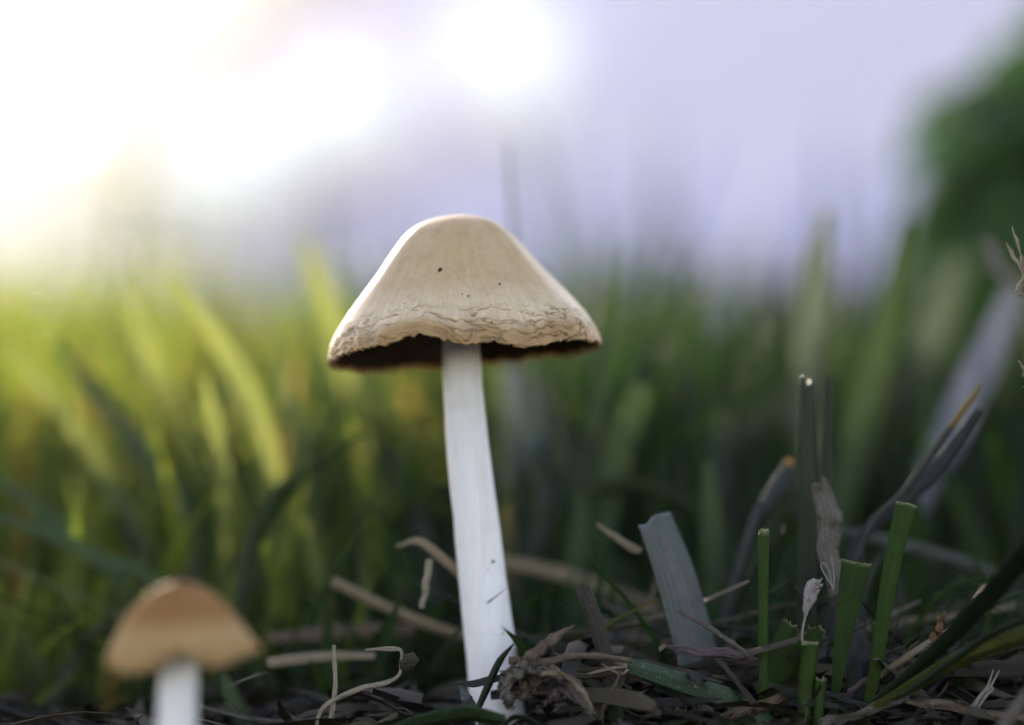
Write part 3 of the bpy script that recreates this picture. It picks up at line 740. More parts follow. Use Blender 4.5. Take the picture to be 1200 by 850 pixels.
G1 = 'cut green grass stubs beside the gray blade'
stalk('grass_stub', 'thin upright bright green cut grass stub, slimmest tall one of the row', 'grass stub', [(896, 848), (895, 800), (894.5, 700), (895, 622)], [8, 6, 6, 6.3], 'green', 0, G1, root=True, hollow=.62, rimj=.00015, ns=40, flat=.7)
blade('grass_stub', 'short slanting veined green leaf stub torn off at the top beside the thin stub', 'grass stub', [(896, 830), (904, 805), (918, 768), (933, 733)], [10, 30, 40, 32], 'green_vein', 1.5, ang=.25, group=G1, root=True, cut=.0007, na=16, fold=.15, ribs=.007)
blade('grass_stub', 'small jagged green leaf scrap leaning out from behind the torn stub', 'grass stub', [(928, 812), (938, 775), (958, 738)], [12, 24, 26], 'green_vein', 4, ang=-.4, group=G1, root=True, cut=.0007, na=10, ribs=.01)
stalk('grass_stub', 'rolled hollow green grass stub with curled open top', 'grass stub', [(942, 850), (945, 800), (950, 752)], [9.5, 9.5, 10], 'green', -2, G1, root=True, hollow=.6, rimj=.00025, flat=.8)
stalk('grass_stub', 'shortest bright green hollow grass stub close to the lower frame edge', 'grass stub', [(958, 852), (960, 825), (962, 797)], [6, 5.5, 6.5], 'green', -3, G1, root=True, hollow=.6, rimj=.0002)
blade('grass_stub', 'broad fan-shaped green grass stub with straight cut top and dark veins', 'grass stub', [(979, 815), (985, 770), (995, 710), (1005, 658)], [11, 17, 27, 37], 'green_vein', 0, ang=.1, group=G1, root=True, cut=.00012, na=18, fold=.25, ribs=.006, ns=30)
blade('grass_stub', 'tallest green grass stub leaning outward with a notched square top', 'grass stub', [(1018, 822), (1028, 770), (1040, 690), (1050, 640), (1062, 590)], [13, 16, 19, 21, 25], 'green', 1.0, ang=-.2, group=G1, root=True, cut=.00012, na=10, fold=.35, ns=34)
blade('grass_shoot', 'dark green upright grass blade with pale ragged top above the pale withered strip', 'grass blade', [(946, 690), (947, 600), (947, 520), (946, 447)], [24, 22, 19, 15], 'green_dark', 14, ang=.2, group='dark cut blades', root=True, cut=.0007, na=8)
blade('grass_shoot', 'second dark upright grass blade, narrower, crossing close behind the first', 'grass blade', [(955, 690), (962, 600), (967, 520), (970, 438)], [18, 18, 15, 11], 'green_dark', 17, ang=-.5, group='dark cut blades', root=True, cut=.0007, na=8)
# the withered strip
blade('withered_leaf', 'pale pinkish gray withered leaf strip hanging twisted between the stubs', 'dead leaf', [(982, 700), (976, 655), (970, 610), (962, 562)], [20, 24, 30, 20], 'dead_gray', 7, ang=[.3, .1, -.4, .5], wob=.0008, cut=.0008, na=8, ns=30, root=False)
blade('withered_leaf', 'dark slate-blue dead leaf standing behind the fan-shaped stub', 'dead leaf', [(1018, 835), (1010, 790), (1000, 745), (984, 700)], [22, 36, 34, 20], 'slate_blade', 6, ang=.25, na=10, ribs=.012, root=True)
blade('leaf_flake', 'tiny pale pinkish dried flake on a thin stalk above the torn stub', 'dead leaf', [(944, 722), (948, 705), (955, 690), (964, 681)], [6, 17, 20, 8], 'pinkish', -1, ang=.3, wob=.0005, cut=.0004, na=8, curl=.7)
stalk('fibre', 'thin gray thread holding up the pale dried flake', 'fibre', [(941, 760), (940, 742), (944, 721)], [1.6, 1.5, 1.5], 'hair', -1, ns=14, nseg=6)
stalk('fibre', 'fine looped pale hair beside the top of the fan-shaped stub', 'fibre', [(977, 690), (968, 676), (962, 664), (966, 660), (972, 672), (976, 692)], [1, .8, .7, .7, .8, 1], 'hair', -1, ns=40, nseg=6)
stalk('fibre', 'short fine straight hair rising by the fan-shaped stub', 'fibre', [(977, 690), (977, 672), (974, 652)], [1, .8, .5], 'hair', -1, ns=14, nseg=6)
# gray blade
blade('grass_shoot', 'broad pale blue-gray ribbed grass blade with stepped cut top, tilting behind the twig', 'grass blade', [(826, 800), (812, 740), (792, 670), (768, 606)], [52, 52, 50, 44], 'gray_blade', 9, ang=.35, root=True, na=14, ribs=.014, cut=.0003, fold=.2, ns=30)
# dark stick and twigs
stalk('broken_stick', 'dark broken stem leaning upright beside the mushroom foot with cut top', 'twig', [(716, 800), (706, 758), (697, 725), (684, 692)], [10, 9, 9, 8.5], 'dead_dark', 3, root=True, hollow=.55, rimj=.0003, rough=.18, flat=.7)
stalk('twig', 'thin pale straight twig slanting down toward the thin green stub', 'twig', [(795, 717), (830, 735), (855, 752), (886, 773)], [2.2, 3, 3.0, 1.8], 'dead_gray', 0, ns=90, rough=.7, nseg=12, flat=.6)
blade('dead_leaf', 'narrow purplish brown pointed dead leaf lying across the gray blade', 'dead leaf', [(892, 776), (850, 767), (815, 763), (780, 758)], [10, 15, 13, 3], 'dead_purple', 2, ang=[.5, .2, .4, .1], wob=.0006, na=8, curl=.9)
blade('grass_shoot', 'glistening dark green grass blade lying low with frayed pale end', 'grass blade', [(905, 848), (850, 815), (790, 795), (728, 777)], [24, 27, 24, 17], 'green_dew', -1, ang=[.7, .5, .45, .3], na=12, ribs=.012, ns=36, cut=.0006)
for i, (pts, r) in enumerate((([(735, 780), (715, 774), (703, 771)], 2.6), ([(735, 781), (718, 783), (688, 790)], 2.3), ([(733, 776), (722, 775), (712, 768)], 1.8), ([(736, 784), (727, 790), (705, 778)], 1.6))):
    stalk('frayed_fibre', ['pale frayed fibre end pointing level from the lying green blade', 'pale frayed fibre curving down from the end of the lying blade', 'short frayed fibre kinked upward from the lying blade end', 'thin frayed fibre crossing under the end of the lying blade'][i], 'fibre', pts, [r, r * .9, r * .5], 'straw_pale', -2, 'frayed end of the lying blade', ns=16, nseg=8, rough=.3)
stalk('straw', 'dull straw stem lying level over the debris clump, reaching the frayed blade', 'straw', [(596, 774), (640, 776), (665, 770), (700, 769), (740, 775)], [4.5, 4.5, 4, 4, 3], 'straw_brown', -3, ns=50, rough=.3)
# debris clump
blade('crumpled_leaf', 'crumpled gray-brown dead leaf curled over the mushroom foot', 'dead leaf', [(650, 790), (622, 780), (602, 788), (594, 806), (600, 826)], [6, 13, 18, 17, 7], 'dead_gray', -5, ang=[.9, .5, -.3, .4, .9], wob=.0012, cut=.0006, na=26, ns=70, curl=.9, crumple=.0011)
blade('crumpled_leaf', 'dark brown crumpled scrap filling the hollow of the debris clump', 'dead leaf', [(606, 818), (626, 800), (650, 790), (676, 796)], [10, 24, 26, 10], 'straw_brown', -3, ang=[.2, .7, .3, .8], wob=.0012, na=22, ns=60, curl=.8, crumple=.0013)
blade('crumpled_leaf', 'blackish shrivelled leaf behind the crumbly twig of the clump', 'dead leaf', [(602, 812), (618, 784), (640, 762), (655, 768)], [6, 15, 15, 6], 'dead_dark', 2, ang=[.2, .5, .3, .6], wob=.001, na=22, ns=60, curl=.7, crumple=.0012)
blade('crumpled_leaf', 'small pale brown curled scrap under the arching leaf of the clump', 'dead leaf', [(640, 830), (655, 815), (672, 818), (684, 832)], [6, 14, 13, 5], 'dead_purple', -5, ang=.6, wob=.0008, na=18, ns=44, curl=.9, crumple=.0009)
stalk('twig', 'dark crumbly twig pointing up out of the debris clump', 'twig', [(608, 782), (628, 765), (650, 748), (673, 733)], [7, 6.5, 5, 1], 'straw_brown', -4, ns=70, rough=.9, nseg=22)
blade('dead_leaf', 'split gray-green dead grass leaf arching down out of the debris clump', 'dead leaf', [(630, 790), (652, 792), (675, 808), (698, 842)], [8, 15, 17, 10], 'dead_gray', -6, ang=[.6, .5, .2, 0], wob=.0007, na=10, ns=36, ribs=.02, cut=.001)
blade('dead_leaf', 'thin curled gray dead strip doubled over the arching leaf', 'dead leaf', [(634, 788), (660, 793), (682, 812), (694, 832)], [4, 6, 5, 3], 'straw', -7, ang=.3, wob=.0007, na=6, ns=30)
stalk('root_fibre', 'thin bent root fibre hanging below the frayed blade end', 'fibre', [(727, 786), (722, 800), (711, 818), (702, 845)], [1.5, 1.6, 1.8, 1.6], 'straw_brown', -4, ns=30, nseg=7, rough=.3)
stalk('root_fibre', 'second thin root fibre running beside the hanging one', 'fibre', [(728, 786), (718, 812), (708, 830), (706, 848)], [1.2, 1.3, 1.3, 1.2], 'dead_gray', -3, ns=30, nseg=7, rough=.3)
blade('grass_shoot', 'narrow dark green grass blade crossing in front of the white stem foot', 'grass blade', [(560, 832), (572, 805), (586, 775), (602, 755)], [8, 10, 9, 2], 'green_dark', -3, ang=.4, na=6)
blade('grass_shoot', 'short dark green grass blade lying level against the stem foot', 'grass blade', [(596, 792), (575, 796), (554, 801), (535, 800)], [5, 11, 10, 3], 'green_dark', -1, ang=.6, na=6)
blade('dead_leaf', 'pale folded grass scrap standing at the near side of the stem foot', 'dead leaf', [(556, 842), (549, 824), (540, 803)], [14, 17, 6], 'gray_blade', -1, ang=.5, wob=.0004, na=8)
blade('grass_shoot', 'broad green leaf lying across the lower frame edge under the white stem', 'grass blade', [(430, 868), (490, 850), (545, 840), (592, 846)], [16, 30, 34, 20], 'green_dew', -8, ang=[1.0, .9, .9, .8], na=12, ribs=.01, ns=36)
blade('dead_leaf', 'small dark bent leaf arching beside the broad green leaf at lower edge', 'dead leaf', [(588, 856), (602, 842), (622, 846), (640, 862)], [8, 11, 10, 5], 'green_dark', -8, ang=.8, na=8)
# straws on the left
stalk('straw', 'thin pale upright straw crossing the bent straw', 'straw', [(386, 862), (390, 830), (393, 800), (391, 756)], [3.2, 3.2, 2.8, 2.0], 'straw_pale', 0, root=True, ns=80, rough=.5, nseg=12, flat=.4)
stalk('straw', 'thin pale bent straw with a square kink holding a dark husk', 'straw', [(371, 862), (373, 840), (385, 824), (420, 808), (452, 800), (467, 792), (469.5, 778), (470, 763), (458, 760), (428, 762)], [2.0, 2.0, 2.8, 3.4, 2.4, 1.9, 1.5, 1.8, 2.6, 1.4], 'straw_pale', -1, root=True, ns=140, rough=.7, nseg=12, flat=.4)
v, f = crumb_geo((0, 0, 0), .0010, 5, 3, (1, .8, .95), .6)
o = link('husk', v, f, plain_mat('husk', (.022, .018, .008), (.05, .04, .02), 2500, .8, bump=.8, bdist=.0004)); o.location = P(480, 775, -1); tag(o, 'small dark ragged husk stuck to the kinked straw', 'husk')
blade('straw', 'blurred tan straw slanting down toward the white stem', 'straw', [(388, 682), (450, 712), (520, 740), (575, 752)], [15, 15, 15, 12], 'straw', 26, ang=.4, curl=.7, na=8)
blade('straw', 'tan straw bent at its tip just beside the white stem', 'straw', [(560, 690), (528, 662), (505, 642), (488, 633), (464, 641)], [13, 13, 12, 10, 3], 'straw', 15, ang=.4, curl=.7, na=8, ns=30)
blade('straw', 'short pale straw piece hanging down from the bent tan straw', 'straw', [(495, 713), (499, 685), (503, 655)], [7, 9, 9], 'straw_pale', 11, ang=.2, curl=.7, na=6, wob=.0004)
blade('straw', 'level blurred straw between the small mushroom and the upright straw', 'straw', [(440, 768), (390, 768), (350, 771), (313, 776)], [9, 13, 15, 14], 'straw', 18, ang=.5, curl=.7, na=6)
blade('straw', 'wide blurred tan straw lying level above the others at mid left', 'straw', [(500, 738), (430, 738), (370, 742), (312, 748)], [14, 19, 19, 12], 'straw_brown', 34, ang=.5, curl=.6, na=6)
blade('straw', 'brown straw tip rising beside the top of the gray blade', 'straw', [(752, 645), (738, 640), (722, 630), (700, 614)], [9, 12, 9, 5], 'straw', 14, ang=.4, curl=.7, na=6, wob=.0005)
blade('straw', 'long dull olive straw running low behind the white stem', 'straw', [(800, 728), (720, 694), (660, 672), (585, 656)], [15, 17, 16, 12], 'straw', 48, ang=.4, na=6)
# right side
blade('grass_shoot', 'slanting dark blade with an ochre yellow tip over the tall stub', 'grass blade', [(1010, 640), (1062, 575), (1105, 515), (1150, 452)], [8, 11, 12, 6], 'yellow_tip', 13, ang=.5, na=6, root=True)
blade('grass_shoot', 'wider gray blade lying right under the yellow-tipped one', 'grass blade', [(1000, 650), (1058, 590), (1100, 548), (1148, 480)], [14, 20, 20, 9], 'slate_blade', 16, ang=.3, na=8, root=True, ribs=.01)
blade('grass_shoot', 'small dark grass blade with an orange tip left of the dark pair', 'grass blade', [(880, 625), (898, 595), (915, 565), (928, 538)], [12, 22, 22, 8], 'orange_tip', 26, ang=.3, na=8, root=True)
blade('grass_shoot', 'pale gray-green blade lying across behind the tallest stub', 'grass blade', [(970, 622), (1050, 640), (1130, 662), (1185, 682)], [14, 22, 20, 10], 'gray_blade', 30, ang=.6, na=8)
blade('dead_leaf', 'small pointed orange-brown dead leaf standing on the dark blade', 'dead leaf', [(1090, 765), (1098, 750), (1103, 733), (1107, 717)], [8, 14, 12, 4], 'orange_leaf', -1, ang=[.2, .5, .3, .1], wob=.0006, na=8, curl=.9)
blade('dead_leaf', 'thin torn shred hanging under the orange-brown leaf', 'dead leaf', [(1077, 785), (1085, 770), (1094, 757)], [7, 6, 5], 'straw_brown', -1, ang=.3, wob=.0005, na=6)
stalk('straw', 'pale thin straw slanting up from the tallest stub toward the frame edge', 'straw', [(1030, 792), (1075, 762), (1115, 738), (1157, 711)], [4, 4, 4, 2.5], 'straw', 4, ns=40, rough=.2)
blade('grass_shoot', 'wide dark grass blade sweeping down from the frame edge over the litter', 'grass blade', [(1010, 836, -4), (1090, 770, -8), (1150, 710, -14), (1225, 625, -24)], [9, 19, 26, 26], 'green_dark', -10, ang=[.5, .3, .2, .2], na=10, ns=40)
blade('grass_shoot', 'dark grass blade with a yellow-green edge lying under the wide one', 'grass blade', [(1000, 845, -4), (1080, 800, -7), (1140, 768, -10), (1230, 735, -14)], [10, 22, 26, 22], 'yellow_edge', -9, ang=[.7, .6, .5, .4], na=10, ns=40)
blade('grass_shoot', 'narrow black-green blade running along the yellow-edged one', 'grass blade', [(1050, 820, -8), (1110, 780, -10), (1160, 745, -12), (1230, 715, -15)], [5, 9, 10, 8], 'green_dark', -11, ang=.4, na=6)
blade('straw', 'flat gray-brown straw lying along the lower right frame edge', 'straw', [(1062, 822), (1110, 830), (1160, 840), (1215, 848)], [7, 14, 14, 12], 'straw_brown', -6, ang=.5, wob=.0005, na=8, ribs=.02)
blade('straw', 'split gray straw with a pointed end lying at the foot of the tallest stub', 'straw', [(960, 850), (1000, 842), (1040, 828), (1065, 817)], [16, 17, 12, 3], 'dead_gray', -5, ang=.6, wob=.0006, na=10, ribs=.03)
blade('straw', 'thin straw lying between the hollow stub and the fan-shaped stub', 'straw', [(905, 852), (945, 838), (985, 822), (1000, 812)], [6, 9, 9, 6], 'straw_brown', 3, ang=.5, na=6)
for i, pts in enumerate(([(1138, 834), (1150, 815), (1158, 803), (1164, 785)], [(1136, 832), (1152, 812), (1160, 806), (1171, 786)], [(1142, 836), (1156, 815), (1163, 808), (1158, 800)])):
    stalk('fibre', ['wispy white root fibre forked upward near the lower right corner', 'second wispy white fibre leaning beside the forked one', 'short hooked wispy fibre across the forked pair'][i], 'fibre', pts, [1.8, 2.2, 1.6, .7], 'hair', -2, 'white fibres near the lower right corner', ns=24, nseg=6, rough=.4)
blade('straw', 'dark gray blurred straw rising at the lower right corner', 'straw', [(1165, 870), (1185, 840), (1215, 800)], [16, 18, 14], 'dead_gray', -20, ang=.3, na=6)

# ------------------------------------------------------------------ blurred single blades standing behind, one by one
M['lit'] = leaf_mat('sunny_blade', (.085, .125, .02), (.05, .085, .014), 10, .6, .45, tcol=(.15, .17, .045), bump=.2)  # sunlit glow put into the colour: brighter, more translucent than mid
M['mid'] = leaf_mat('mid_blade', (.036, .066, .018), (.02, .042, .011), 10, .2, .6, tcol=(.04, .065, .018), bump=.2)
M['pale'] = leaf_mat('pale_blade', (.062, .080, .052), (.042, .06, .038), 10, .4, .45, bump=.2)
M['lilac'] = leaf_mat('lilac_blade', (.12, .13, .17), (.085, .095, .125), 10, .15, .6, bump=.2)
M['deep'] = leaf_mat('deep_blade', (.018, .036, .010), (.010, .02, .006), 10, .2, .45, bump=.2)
BG = 'blurred single blades behind the mushrooms'
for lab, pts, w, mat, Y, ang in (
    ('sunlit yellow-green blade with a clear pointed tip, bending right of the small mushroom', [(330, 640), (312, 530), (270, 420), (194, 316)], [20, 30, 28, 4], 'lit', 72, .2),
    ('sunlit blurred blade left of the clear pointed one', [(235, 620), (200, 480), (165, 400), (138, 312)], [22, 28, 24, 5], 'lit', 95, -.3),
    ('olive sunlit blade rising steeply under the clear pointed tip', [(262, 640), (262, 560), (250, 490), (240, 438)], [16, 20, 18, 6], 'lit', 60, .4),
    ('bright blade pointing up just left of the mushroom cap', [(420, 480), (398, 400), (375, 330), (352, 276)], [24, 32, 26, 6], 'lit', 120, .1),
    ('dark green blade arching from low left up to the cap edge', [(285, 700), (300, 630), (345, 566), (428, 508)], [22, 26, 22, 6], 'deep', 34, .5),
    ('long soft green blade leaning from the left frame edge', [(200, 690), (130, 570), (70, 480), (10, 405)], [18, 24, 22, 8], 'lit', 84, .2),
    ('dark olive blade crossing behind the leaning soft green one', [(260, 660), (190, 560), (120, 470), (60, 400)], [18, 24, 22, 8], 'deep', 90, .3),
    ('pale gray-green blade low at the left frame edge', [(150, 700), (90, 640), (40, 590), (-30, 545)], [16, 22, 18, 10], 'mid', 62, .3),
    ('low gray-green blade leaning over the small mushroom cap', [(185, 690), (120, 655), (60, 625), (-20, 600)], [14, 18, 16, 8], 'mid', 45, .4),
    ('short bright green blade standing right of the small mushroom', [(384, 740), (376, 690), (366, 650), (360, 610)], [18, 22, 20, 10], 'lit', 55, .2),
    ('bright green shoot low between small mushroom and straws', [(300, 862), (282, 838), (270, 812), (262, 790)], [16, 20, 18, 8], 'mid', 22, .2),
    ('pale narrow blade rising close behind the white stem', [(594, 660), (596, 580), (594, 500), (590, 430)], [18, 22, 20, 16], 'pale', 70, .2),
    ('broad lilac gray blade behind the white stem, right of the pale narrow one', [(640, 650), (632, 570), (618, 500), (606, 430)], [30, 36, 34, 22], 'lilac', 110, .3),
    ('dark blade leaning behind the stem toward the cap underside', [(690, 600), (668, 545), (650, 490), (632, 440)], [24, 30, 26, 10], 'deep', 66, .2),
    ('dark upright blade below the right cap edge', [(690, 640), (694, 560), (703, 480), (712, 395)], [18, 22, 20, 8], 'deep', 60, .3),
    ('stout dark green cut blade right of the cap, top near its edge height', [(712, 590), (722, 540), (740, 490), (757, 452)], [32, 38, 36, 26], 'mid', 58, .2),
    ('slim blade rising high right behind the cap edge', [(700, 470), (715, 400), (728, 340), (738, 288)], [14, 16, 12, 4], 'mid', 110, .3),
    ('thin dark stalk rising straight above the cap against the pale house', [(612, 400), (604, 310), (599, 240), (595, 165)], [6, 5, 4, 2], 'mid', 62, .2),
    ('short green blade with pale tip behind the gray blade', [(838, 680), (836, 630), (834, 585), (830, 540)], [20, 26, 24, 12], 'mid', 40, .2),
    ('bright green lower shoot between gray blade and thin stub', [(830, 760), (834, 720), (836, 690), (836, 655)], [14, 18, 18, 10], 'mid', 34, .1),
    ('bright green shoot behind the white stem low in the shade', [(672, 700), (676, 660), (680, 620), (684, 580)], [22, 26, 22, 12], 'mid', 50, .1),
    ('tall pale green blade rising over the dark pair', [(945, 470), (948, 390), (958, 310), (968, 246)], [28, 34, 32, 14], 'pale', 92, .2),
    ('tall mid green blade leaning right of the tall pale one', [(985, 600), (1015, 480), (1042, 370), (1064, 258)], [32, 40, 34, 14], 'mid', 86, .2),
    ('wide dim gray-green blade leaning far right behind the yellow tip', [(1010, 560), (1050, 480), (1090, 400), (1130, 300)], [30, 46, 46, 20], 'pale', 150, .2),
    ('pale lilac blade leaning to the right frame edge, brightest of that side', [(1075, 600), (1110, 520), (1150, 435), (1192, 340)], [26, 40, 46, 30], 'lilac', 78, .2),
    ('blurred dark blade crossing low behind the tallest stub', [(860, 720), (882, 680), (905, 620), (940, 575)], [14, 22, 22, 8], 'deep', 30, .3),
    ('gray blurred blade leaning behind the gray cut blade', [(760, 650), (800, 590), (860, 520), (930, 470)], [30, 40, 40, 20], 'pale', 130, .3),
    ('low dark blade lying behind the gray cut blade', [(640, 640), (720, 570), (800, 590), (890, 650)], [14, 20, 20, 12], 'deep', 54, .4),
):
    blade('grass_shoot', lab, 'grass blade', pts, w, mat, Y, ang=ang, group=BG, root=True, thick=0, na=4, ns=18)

# ------------------------------------------------------------------ seed heads at the right frame edge, blurred flower behind them
def seed_head(name, label, stem_pts, Y, spik, mat, size=1.0, group=None):
    base = np.array(P(*stem_pts[0], Y)); g = float(ground_h(base[0], base[1]))
    root = empty(name, (base[0], base[1], g)); tag(root, label, 'seed head', group)
    q = [np.array([base[0], base[1], g - .002])] + [np.array(P(x, y, Y)) for x, y in stem_pts]
    v, f, u = tube_geo(q, [W(4, Y), W(3, Y), W(2, Y)], 8, 40, rough=.15); link('stalk', local(root, v), f, M['straw'], root, uv=u)
    for i, (x, y, dx, dy, l, w) in enumerate(spik):
        a = np.array(P(x, y, Y)); b = np.array(P(x + dx * l, y + dy * l, Y + ((i * 7) % 5 - 2) * .4)); m_ = (a + b) / 2 + np.array([0, 0, .0002])
        v, f, u = blade_geo([a, m_, b], [W(w * .5, Y), W(w, Y), W(w * .15, Y)], ang=(i % 3) * .5, curl=1.1, na=6, ns=10, wob=.0002, seed=i)
        link('spikelet', local(root, v), f, M[mat], root, uv=u)
seed_head('seed_head', 'dry curled grass seed head poking in at the right frame edge', [(1222, 700), (1216, 500), (1208, 380), (1197, 300)], 1,
          [(1199, 330, -.55, .75, 16, 7), (1199, 318, -.5, -.85, 40, 8), (1197, 300, -.3, -.95, 36, 7), (1200, 345, -.9, .1, 12, 8), (1200, 325, -.2, .9, 20, 8),
           (1206, 440, -.6, -.8, 22, 7), (1206, 430, -.5, .8, 16, 7), (1208, 425, -.2, -1, 18, 6), (1208, 460, -.7, -.5, 14, 6), (1207, 395, .6, -.7, 18, 7)], 'straw_pale')
seed_head('seed_head', 'blurred whitish grass flower head near the right frame edge behind the dry one', [(1230, 560), (1215, 430), (1195, 350), (1170, 305)], 70,
          [(1172, 310, -.6, -.8, 30, 14), (1172, 312, -.3, -.9, 34, 14), (1176, 318, -.9, -.3, 26, 13), (1180, 325, -.8, -.5, 30, 14), (1186, 335, -.5, -.9, 40, 14), (1188, 338, .5, -.9, 30, 13), (1165, 300, -.5, -.8, 26, 12)], 'pinkish')

# ------------------------------------------------------------------ leafy weed at the right, tall and dark
def leafy_weed():
    Y = 330.0; r = np.random.default_rng(12)
    base = np.array(P(1230, 500, Y)); g = float(ground_h(base[0], base[1]))
    root = empty('leafy_weed', (base[0], base[1], g)); tag(root, 'dark green bushy weed rising at the upper right, out of focus', 'plant')
    Mw = leaf_mat('weed_leaf', (.058, .115, .034), (.042, .088, .025), 6, .3, .5, bump=.2)
    b0 = np.array([base[0], base[1], g - .003])
    tops = [(1078, 310), (1098, 235), (1108, 170), (1130, 118), (1158, 80), (1185, 50), (1212, 30), (1240, 15), (1195, 170), (1165, 250), (1130, 270)]
    for k in range(len(tops)):
        top = np.array(P(tops[k][0] + 14, tops[k][1] + 14, Y + r.uniform(-25, 25)))
        mid = b0 * .45 + top * .55 + np.array([-.002, 0, .006])
        v, f, u = tube_geo([b0 + np.array([(k - 5) * .003, 0, 0]), mid, top], [.0016, .0013, .0006], 8, 20)
        st = link('stem', local(root, v), f, M['green_dark'], root, uv=u)
        c = catmull([b0, mid, top], 60)
        for i in range(22):
            p = c[min(59, 16 + i * 2)]; a = r.uniform(0, 2 * math.pi); L = r.uniform(.018, .032) * (1 - .45 * i / 22)
            d = np.array([math.cos(a), math.sin(a), r.uniform(-.2, .4)]); e = p + d * L; m_ = p + d * L * .5 + np.array([0, 0, .003])
            v, f, u = blade_geo([p, m_, e - np.array([0, 0, .004])], [.002, L * .7, L * .6, .0008], ang=r.uniform(-1.0, 1.0), thick=0, na=4, ns=8, fold=.3)
            link('leaf', local(root, v), f, Mw, st, uv=u)
leafy_weed()

# ------------------------------------------------------------------ litter of dead grass on the soil
def litter_sheet(name, label, n, xr, yr, hz, seed, lmin, lmax, wmin, wmax, dark=1.0):
    r = np.random.default_rng(seed)
    x = r.uniform(*xr, n); y = r.uniform(*yr, n); z = ground_h(x, y) + r.uniform(0, 1, n) ** 1.6 * hz
    kp = ~((x > -.012) & (x < .0045) & (y < .011)); x, y, z = x[kp], y[kp], z[kp]; n = len(x)
    L = r.uniform(lmin, lmax, n); w = r.uniform(wmin, wmax, n); az = r.uniform(0, math.pi, n); el = r.normal(0, .22, n); tw = r.uniform(-1, 1, n)
    ns = 6; V = np.zeros((n, ns, 3, 3), np.float32)
    bx = r.normal(0, .25, n); bz = r.normal(.12, .18, n)
    for i in range(ns):
        t = i / (ns - 1) - .5
        cx = x + np.cos(az) * L * t - np.sin(az) * L * bx * t * t * 2; cy = y + np.sin(az) * L * t + np.cos(az) * L * bx * t * t * 2
        cz = z + np.sin(el) * L * t - bz * L * t * t * 2
        pr = (.55, .95, 1, .95, .7, .15)[i]
        ro = tw + t * 2.0 * r.normal(.3, .5, n)
        for k, sg in enumerate((-1, 0, 1)):
            V[:, i, k, 0] = cx - np.sin(az) * sg * w / 2 * pr * np.cos(ro); V[:, i, k, 1] = cy + np.cos(az) * sg * w / 2 * pr * np.cos(ro)
            V[:, i, k, 2] = cz + sg * w / 2 * pr * np.sin(ro) + (w * .25 * pr if sg == 0 else 0)
    idx = np.arange(n * ns * 3).reshape(n, ns, 3)
    F = np.concatenate([np.stack([idx[:, :-1, k], idx[:, :-1, k + 1], idx[:, 1:, k + 1], idx[:, 1:, k]], -1).reshape(-1, 4) for k in (0, 1)])
    pal = np.array([[.16, .125, .08], [.10, .075, .05], [.05, .038, .028], [.20, .175, .145], [.085, .08, .07], [.045, .06, .02], [.028, .021, .016]])
    pr_ = np.array([.16, .22, .2, .1, .14, .06, .12])
    col = pal[r.choice(len(pal), n, p=pr_)] * r.uniform(.5, 1.2, (n, 1)) * dark * .45
    T = np.repeat(col[:, None], ns * 3, 1).reshape(-1, 3)
    o = link(name, V.reshape(-1, 3), F, M['thatch'], tint=T); return tag(o, label, 'dead grass', kind='stuff')
litter_sheet('thatch', 'matted dead grass and leaf litter covering the soil around the stubs', 1900, (-.10, .10), (-.004, .10), .0045, 31, .006, .026, .0006, .0024)
litter_sheet('thatch', 'fine broken bits of dead grass scattered between the larger litter', 4200, (-.09, .09), (-.008, .06), .004, 32, .0015, .008, .0002, .0010)
litter_sheet('thatch', 'dead brown grass lying under the standing lawn behind', 2500, (-.2, .2), (.08, .45), .008, 33, .01, .05, .001, .004)
litter_sheet('thatch', 'loose longer straws and leaf strips tangled behind the green stubs', 650, (.008, .085), (.006, .055), .010, 34, .010, .034, .0006, .0024, 1.5)
def crumbs():
    r = np.random.default_rng(77); AV = []; AF = []; b = 0
    base_v, base_f = crumb_geo((0, 0, 0), 1, 3, 1, amp=.5); base_f = np.array(base_f)
    n = 2600; x = r.uniform(-.085, .085, n); y = r.uniform(-.015, .05, n); z = ground_h(x, y) + r.uniform(0, .002, n); sc = r.uniform(.00015, .0011, n) * r.uniform(.3, 1, n)
    for i in range(n):
        a = r.uniform(0, 6.28); ca, sa = math.cos(a), math.sin(a)
        v = (base_v * np.array([1, .8, .7])) @ np.array([[ca, -sa, 0], [sa, ca, 0], [0, 0, 1]]) * sc[i] + np.array([x[i], y[i], z[i]])
        AV.append(v); AF.append(base_f + b); b += len(v)
    o = link('soil_crumbs', np.vstack(AV), np.vstack(AF), M['crumb']); tag(o, 'dark crumbs of soil scattered over the ground', 'soil', kind='stuff')
crumbs()

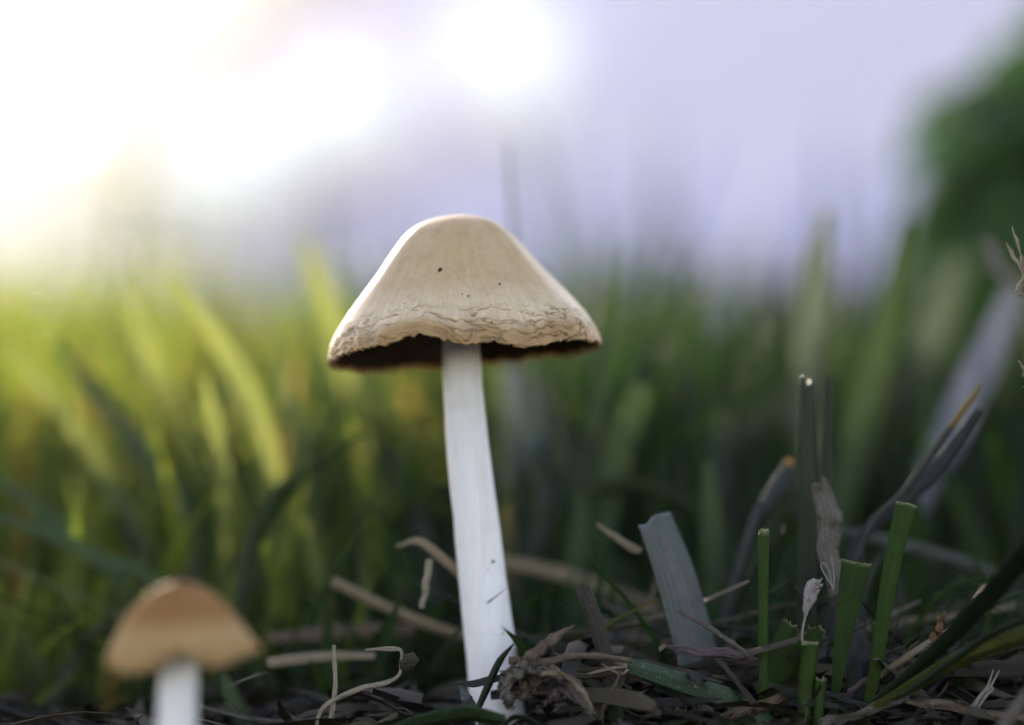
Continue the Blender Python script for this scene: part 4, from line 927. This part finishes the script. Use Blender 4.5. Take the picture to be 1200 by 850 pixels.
def samp_tangle(r, n):
    return r.uniform(.017, .085, n), r.uniform(.010, .034, n)
grass_mass('low_grass', 230, samp_tangle, lambda r, x, y: r.uniform(.008, .030, len(x)), lambda r, x, y: r.uniform(.0003, .0011, len(x)),
           lawn_col('blue'), 1.2, 5, M['lawn_shaded'], 'fine dark clipped grass tangled round the green stubs', 61)
TG = 'thin criss-crossing blades behind the stubs'
for lab, pts, w, mat, Y in (
    ('thin dark blade slanting from the gray blade toward the thin stub', [(850, 740), (872, 690), (905, 640), (938, 596)], [5, 8, 7, 2], 'green_dark', 20),
    ('thin gray straw crossing low behind the thin green stub', [(790, 745), (850, 728), (910, 712), (990, 700)], [5, 7, 7, 4], 'dead_gray', 16),
    ('thin dark stem leaning left between the hollow stub and the fan-shaped stub', [(978, 790), (962, 740), (940, 700), (918, 668)], [5, 6, 5, 2], 'green_dark', 12),
    ('narrow green blade arching right of the tallest stub', [(1050, 800), (1070, 740), (1100, 700), (1148, 676)], [7, 10, 9, 2], 'green', 18),
    ('thin tan straw lying level behind the tallest stub', [(1010, 742), (1070, 728), (1130, 722), (1200, 708)], [6, 8, 8, 5], 'straw', 22),
    ('blackish narrow blade crossing the tan straw at the right edge', [(1080, 770), (1120, 730), (1160, 690), (1200, 660)], [6, 10, 9, 4], 'green_dark', 14),
    ('pale thin straw leaning between gray blade and broken stick', [(735, 770), (748, 735), (762, 700), (772, 668)], [4, 6, 5, 2], 'straw', 24),
    ('narrow dull green blade leaning right out of the debris clump', [(640, 800), (672, 765), (712, 735), (752, 716)], [6, 9, 8, 2], 'mid', 16),
    ('thin brown straw lying across the foot of the gray blade', [(735, 800), (780, 788), (825, 792), (870, 800)], [5, 7, 7, 4], 'straw_brown', 4),
    ('slim gray-green blade bowing over behind the fan-shaped stub', [(1000, 760), (1012, 700), (1034, 655), (1090, 640)], [8, 11, 10, 3], 'pale', 24),
    ('thin dark blade nearly level above the dewy lying blade', [(745, 760), (790, 742), (840, 735), (885, 740)], [4, 6, 6, 3], 'green_dark', 10),
    ('short bent straw standing right of the tallest stub foot', [(1052, 822), (1060, 795), (1058, 770), (1076, 752)], [4, 5, 5, 2], 'straw_brown', 5),
):
    blade('grass_shoot' if 'straw' not in mat and 'dead' not in mat else 'straw', lab, 'grass blade' if 'straw' not in mat and 'dead' not in mat else 'straw', pts, w, mat, Y, ang=.4, group=TG, na=6, ns=24, curl=.5, wob=.0004)

# larger scraps, each a thing of its own
ANCH = [(600, 'the debris clump by the mushroom foot'), (700, 'the dark broken stick'), (775, 'the foot of the gray blade'), (840, 'the lying dewy blade'), (897, 'the thin green stub'),
        (950, 'the hollow rolled stub'), (1000, 'the fan-shaped stub'), (1045, 'the tallest stub'), (1100, 'the orange-brown leaf'), (1165, 'the white fibres')]
def scraps():
    used = set()
    r = np.random.default_rng(5)
    mats = [('straw_brown', 'brown'), ('dead_gray', 'gray'), ('dead_purple', 'purplish'), ('straw', 'tan'), ('dead_dark', 'blackish'), ('slate_blade', 'slate-gray')]
    for i in range(56):
        px = r.uniform(610, 1190); Y = r.uniform(-4, 34); x = (px - 600) / 10 * MM * (300 + Y) / 300
        y = Y * MM; z = float(ground_h(x, y)) + r.uniform(.0008, .0055)
        L = r.uniform(.006, .022); a = r.normal(0, .6); el = r.normal(0, .3)
        d = np.array([math.cos(a) * math.cos(el), math.sin(a) * math.cos(el), math.sin(el)])
        c = np.array([x, y, z]); side = np.array([-d[1], d[0], 0]) * r.normal(0, .15) * L + np.array([0, 0, r.uniform(0, .12) * L])
        w = r.uniform(.0005, .0019); mt, cn = mats[i % 6]
        geo = blade_geo([c - d * L / 2, c + side, c + d * L / 2], [w * .7, w, w * .9, w * .2], ang=r.uniform(.1, 1.3), wob=r.uniform(.0002, .0008), na=6, ns=18, curl=(cu := r.uniform(.3, 1.2)), cut=.0004, seed=i + 300)
        near = min(ANCH, key=lambda q: abs(q[0] - px))[1]
        ln = 'long' if L > .015 else 'short'; wn_ = 'narrow' if w < .0012 else 'wide'
        lab = f'{ln} {wn_} {"curled " if cu > .75 else ""}{cn} dead scrap {"close beside" if Y < 12 else "some way behind"} {near}'
        if lab in used: continue
        used.add(lab); put('dead_leaf', lab, 'dead leaf', geo, M[mt], 'dead scraps in the litter')
scraps()

# ------------------------------------------------------------------ thin mist added round the whole place, standing in for lens glare
v, f = box_geo(-1000, 1000, -1000, 1000, -1.0, 4.2)
hm = bpy.data.materials.new('mist'); hm.use_nodes = True; hm.node_tree.nodes.clear()
ho = hm.node_tree.nodes.new('ShaderNodeOutputMaterial'); hv = hm.node_tree.nodes.new('ShaderNodeVolumePrincipled')
hv.inputs['Color'].default_value = (.97, .96, .93, 1); hv.inputs['Density'].default_value = .0014; hv.inputs['Anisotropy'].default_value = .88
hm.node_tree.links.new(hv.outputs[0], ho.inputs['Volume'])
hz = link('haze', v, f, hm, smooth=False); tag(hz, 'thin mist added over the lawn, standing in for lens glare', 'mist', kind='stuff')
